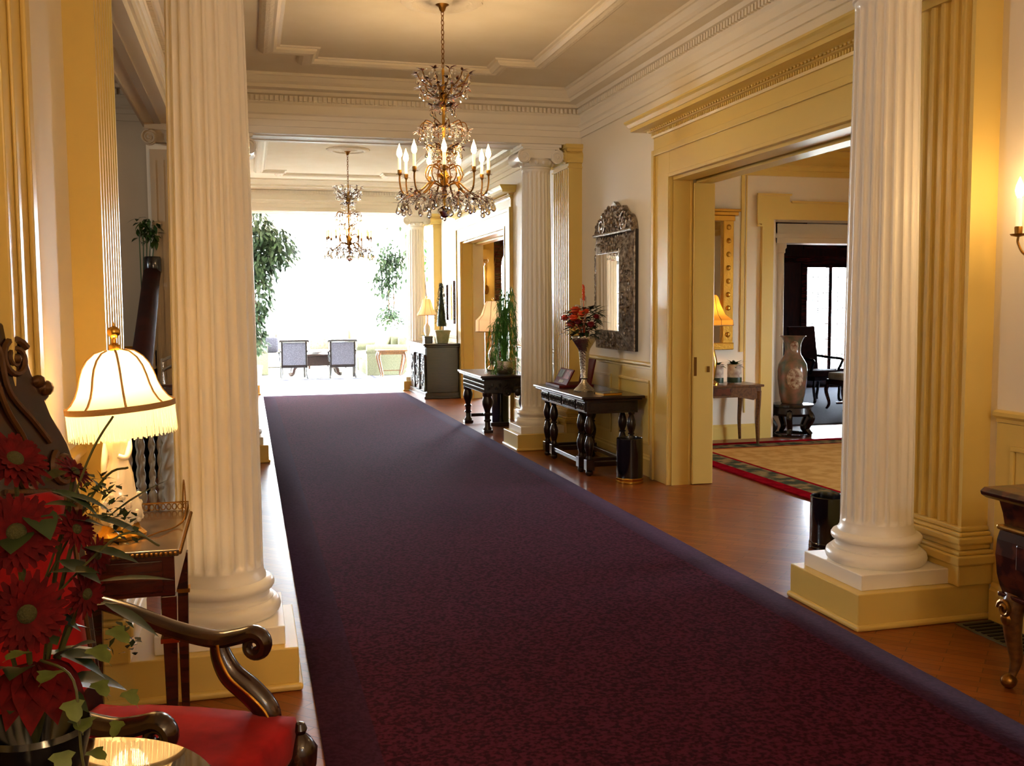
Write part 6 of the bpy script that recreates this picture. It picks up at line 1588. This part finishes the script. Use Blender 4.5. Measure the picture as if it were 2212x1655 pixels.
wing_chair('pale floral chair in the glare at the middle of the sunroom', 1.68, 25.3, 0.1, 'floral_fabric')
t = thing('end_table', 'honey wood end table with cabriole legs beside the right sofa', 'table', (3.02, 21.72, 0))
link('table_top', MB().box(-0.33, 0.33, -0.24, 0.24, 0.57, 0.60), 'walnut', t, bevel=0.01)
link('apron', MB().box(-0.28, 0.28, -0.20, 0.20, 0.50, 0.57), 'walnut', t, bevel=0.004)
for sx in (-1, 1):
    for sy in (-1, 1):
        link('leg', MB().tube(bez([(sx * 0.26, sy * 0.18, 0.55), (sx * 0.29, sy * 0.2, 0.45), (sx * 0.24, sy * 0.17, 0.2), (sx * 0.21, sy * 0.16, 0.06), (sx * 0.23, sy * 0.17, 0.012)], 5), [0.034 - 0.02 * k / 20 for k in range(21)], 8), 'walnut', t, smooth=True)
link('stretcher', MB().box(-0.22, 0.22, -0.012, 0.012, 0.13, 0.15), 'walnut', t)
t = thing('tiered_stand', 'pale footed stand with slender spike beyond the left armchair', 'stand', (0.83, 24.6, 0))
link('foot', MB().lathe([(0.18, 0), (0.16, 0.03), (0.03, 0.06), (0.025, 0.62), (0.05, 0.66)], 20), 'white_urn', t, smooth=True)
link('dish', MB().lathe([(0.04, 0.66), (0.12, 0.70), (0.27, 0.745), (0.28, 0.75), (0.26, 0.75), (0.03, 0.70)], 28), 'white_urn', t, smooth=True)
link('spike', MB().lathe([(0.03, 0.70), (0.014, 0.78), (0.02, 0.86), (0.008, 0.98), (0.002, 1.05)], 12), 'white_urn', t, smooth=True)
# trees
def tree(name, label, x, y, pot, trunks, crown, n, leaf_len, m_, seed, extra=None):
    t = thing(name, label, 'tree', (x, y, 0)); rnd = random.Random(seed)
    if pot == 'tub':
        link('tub', MB().lathe([(0.2, 0), (0.22, 0.02), (0.26, 0.38), (0.27, 0.4), (0.24, 0.4), (0.22, 0.34)], 24), 'stone_pot', t, smooth=True)
    for k, p in enumerate(trunks):
        pp = bez(p, 6); link('trunk', MB().tube(pp, [0.03 - 0.018 * i / len(pp) for i in range(len(pp))], 8), 'bark', t, smooth=True)
    q = MB()
    br = MB()
    for (cx, cy, cz, rx, ry, rz, w_) in crown:
        for i in range(int(n * w_)):
            while True:
                u = Vector((rnd.uniform(-1, 1), rnd.uniform(-1, 1), rnd.uniform(-1, 1)))
                if 0.15 < u.length < 1: break
            p = (cx + rx * u.x, cy + ry * u.y, cz + rz * u.z)
            q.leaf(p, (u.x + rnd.uniform(-0.6, 0.6), u.y + rnd.uniform(-0.6, 0.6), rnd.uniform(-1.1, 0.2)), (0, 0, 1), leaf_len * rnd.uniform(0.7, 1.2), leaf_len * 0.45, 0.25, 3)
        for i in range(5):
            br.tube([trunks[0][-1], (cx + rx * rnd.uniform(-0.6, 0.6), cy + ry * rnd.uniform(-0.6, 0.6), cz + rz * rnd.uniform(-0.6, 0.6))], 0.006, 4)
    link('branches', br, 'bark', t)
    link('foliage', q, m_, t, smooth=True, kind='stuff')
    return t
tree('fig_tree', 'tall dark leafed fig tree at the left side of the sunroom', -0.02, 20.0, 'tub', [[(0, 0, 0.35), (0.02, 0, 1.2), (0.0, 0.05, 1.9), (0.05, 0, 2.6)]],
     [(0.15, 0, 2.95, 0.45, 0.45, 0.5, 1.2), (0.5, 0, 2.7, 0.55, 0.4, 0.42, 1.4), (0.2, 0.1, 2.3, 0.45, 0.4, 0.4, 1.2), (0.22, 0, 1.75, 0.32, 0.35, 0.45, 0.5), (0.08, 0, 1.3, 0.3, 0.3, 0.45, 0.6), (0.15, 0, 0.95, 0.25, 0.3, 0.35, 0.35)], 620, 0.14, 'leaf_tree', 41)
t = thing('garden_urn', 'white footed urn with trailing ivy before the right sunroom tree', 'urn', (3.42, 24.9, 0))
link('body', MB().lathe([(0.20, 0), (0.20, 0.08), (0.14, 0.12), (0.07, 0.2), (0.06, 0.5), (0.09, 0.6), (0.2, 0.72), (0.27, 0.9), (0.29, 1.1), (0.30, 1.18), (0.34, 1.22), (0.33, 1.24), (0.27, 1.2)], 32), 'white_urn', t, smooth=True)
rnd = random.Random(50); q = MB()
for i in range(750):
    a = rnd.uniform(0, 6.28); rr = 0.42 * math.sqrt(rnd.random()); dz = rnd.uniform(-0.05, 0.3) * (1.2 - rr) - max(0, rr - 0.28) * rnd.uniform(0, 2.5)
    q.leaf((rr * math.cos(a), rr * math.sin(a), 1.25 + dz), (math.cos(a), math.sin(a), rnd.uniform(-0.8, 0.5)), (0, 0, 1), 0.09, 0.06, 0.3, 3)
link('ivy', q, 'leaf_tree', t, smooth=True, kind='stuff')
for (px, py, z1) in ((0.0, 0.0, 2.1), (0.14, 0.05, 2.1)):
    link('stem', MB().tube(bez([(px * 0.6, py, 1.15), (px, py, 1.6), (px * 0.9, py, z1)], 5), 0.016, 8), 'bark', t, smooth=True)
q = MB()
for (cx, cz, rx, rz, n_) in ((-0.08, 2.15, 0.2, 0.35, 330), (-0.02, 2.65, 0.22, 0.38, 380), (0.22, 2.65, 0.18, 0.3, 200)):
    for i in range(n_):
        u = Vector((rnd.gauss(0, 0.5), rnd.gauss(0, 0.5), rnd.gauss(0, 0.5)))
        q.leaf((cx + rx * u.x * 1.4, 0.2 * u.y, cz + rz * u.z * 1.4), (rnd.uniform(-1, 1), rnd.uniform(-1, 1), rnd.uniform(-1, 0.3)), (0, 0, 1), 0.13, 0.065, 0.3, 3)
link('foliage', q, 'leaf_tree', t, smooth=True, kind='stuff')
tree('bamboo_plant', 'slender green bamboo seen between the farthest right column and the wall', 3.62, 20.6, 'tub', [[(0, 0, 0.3), (0.02, 0, 1.5), (-0.1, 0, 2.8)], [(0.05, 0.03, 0.3), (0.1, 0, 1.4), (0.12, 0, 2.6)]],
     [(-0.18, 0, 2.75, 0.22, 0.25, 0.35, 0.5), (0.0, 0, 2.3, 0.2, 0.2, 0.25, 0.2)], 260, 0.13, 'fern', 43)

for o in list(COL.objects):
    if o.parent is None and o.type == 'EMPTY':
        n = o.name.split('.')[0]
        if n in ('open_armchair', 'coffee_table', 'wing_chair', 'tiered_stand') or (n == 'sofa' and o.location.x < 2): o.location.z += 0.0125
        if n in ('tapestry_armchair', 'library_armchair', 'library_stool'): o.location.z += 0.0145
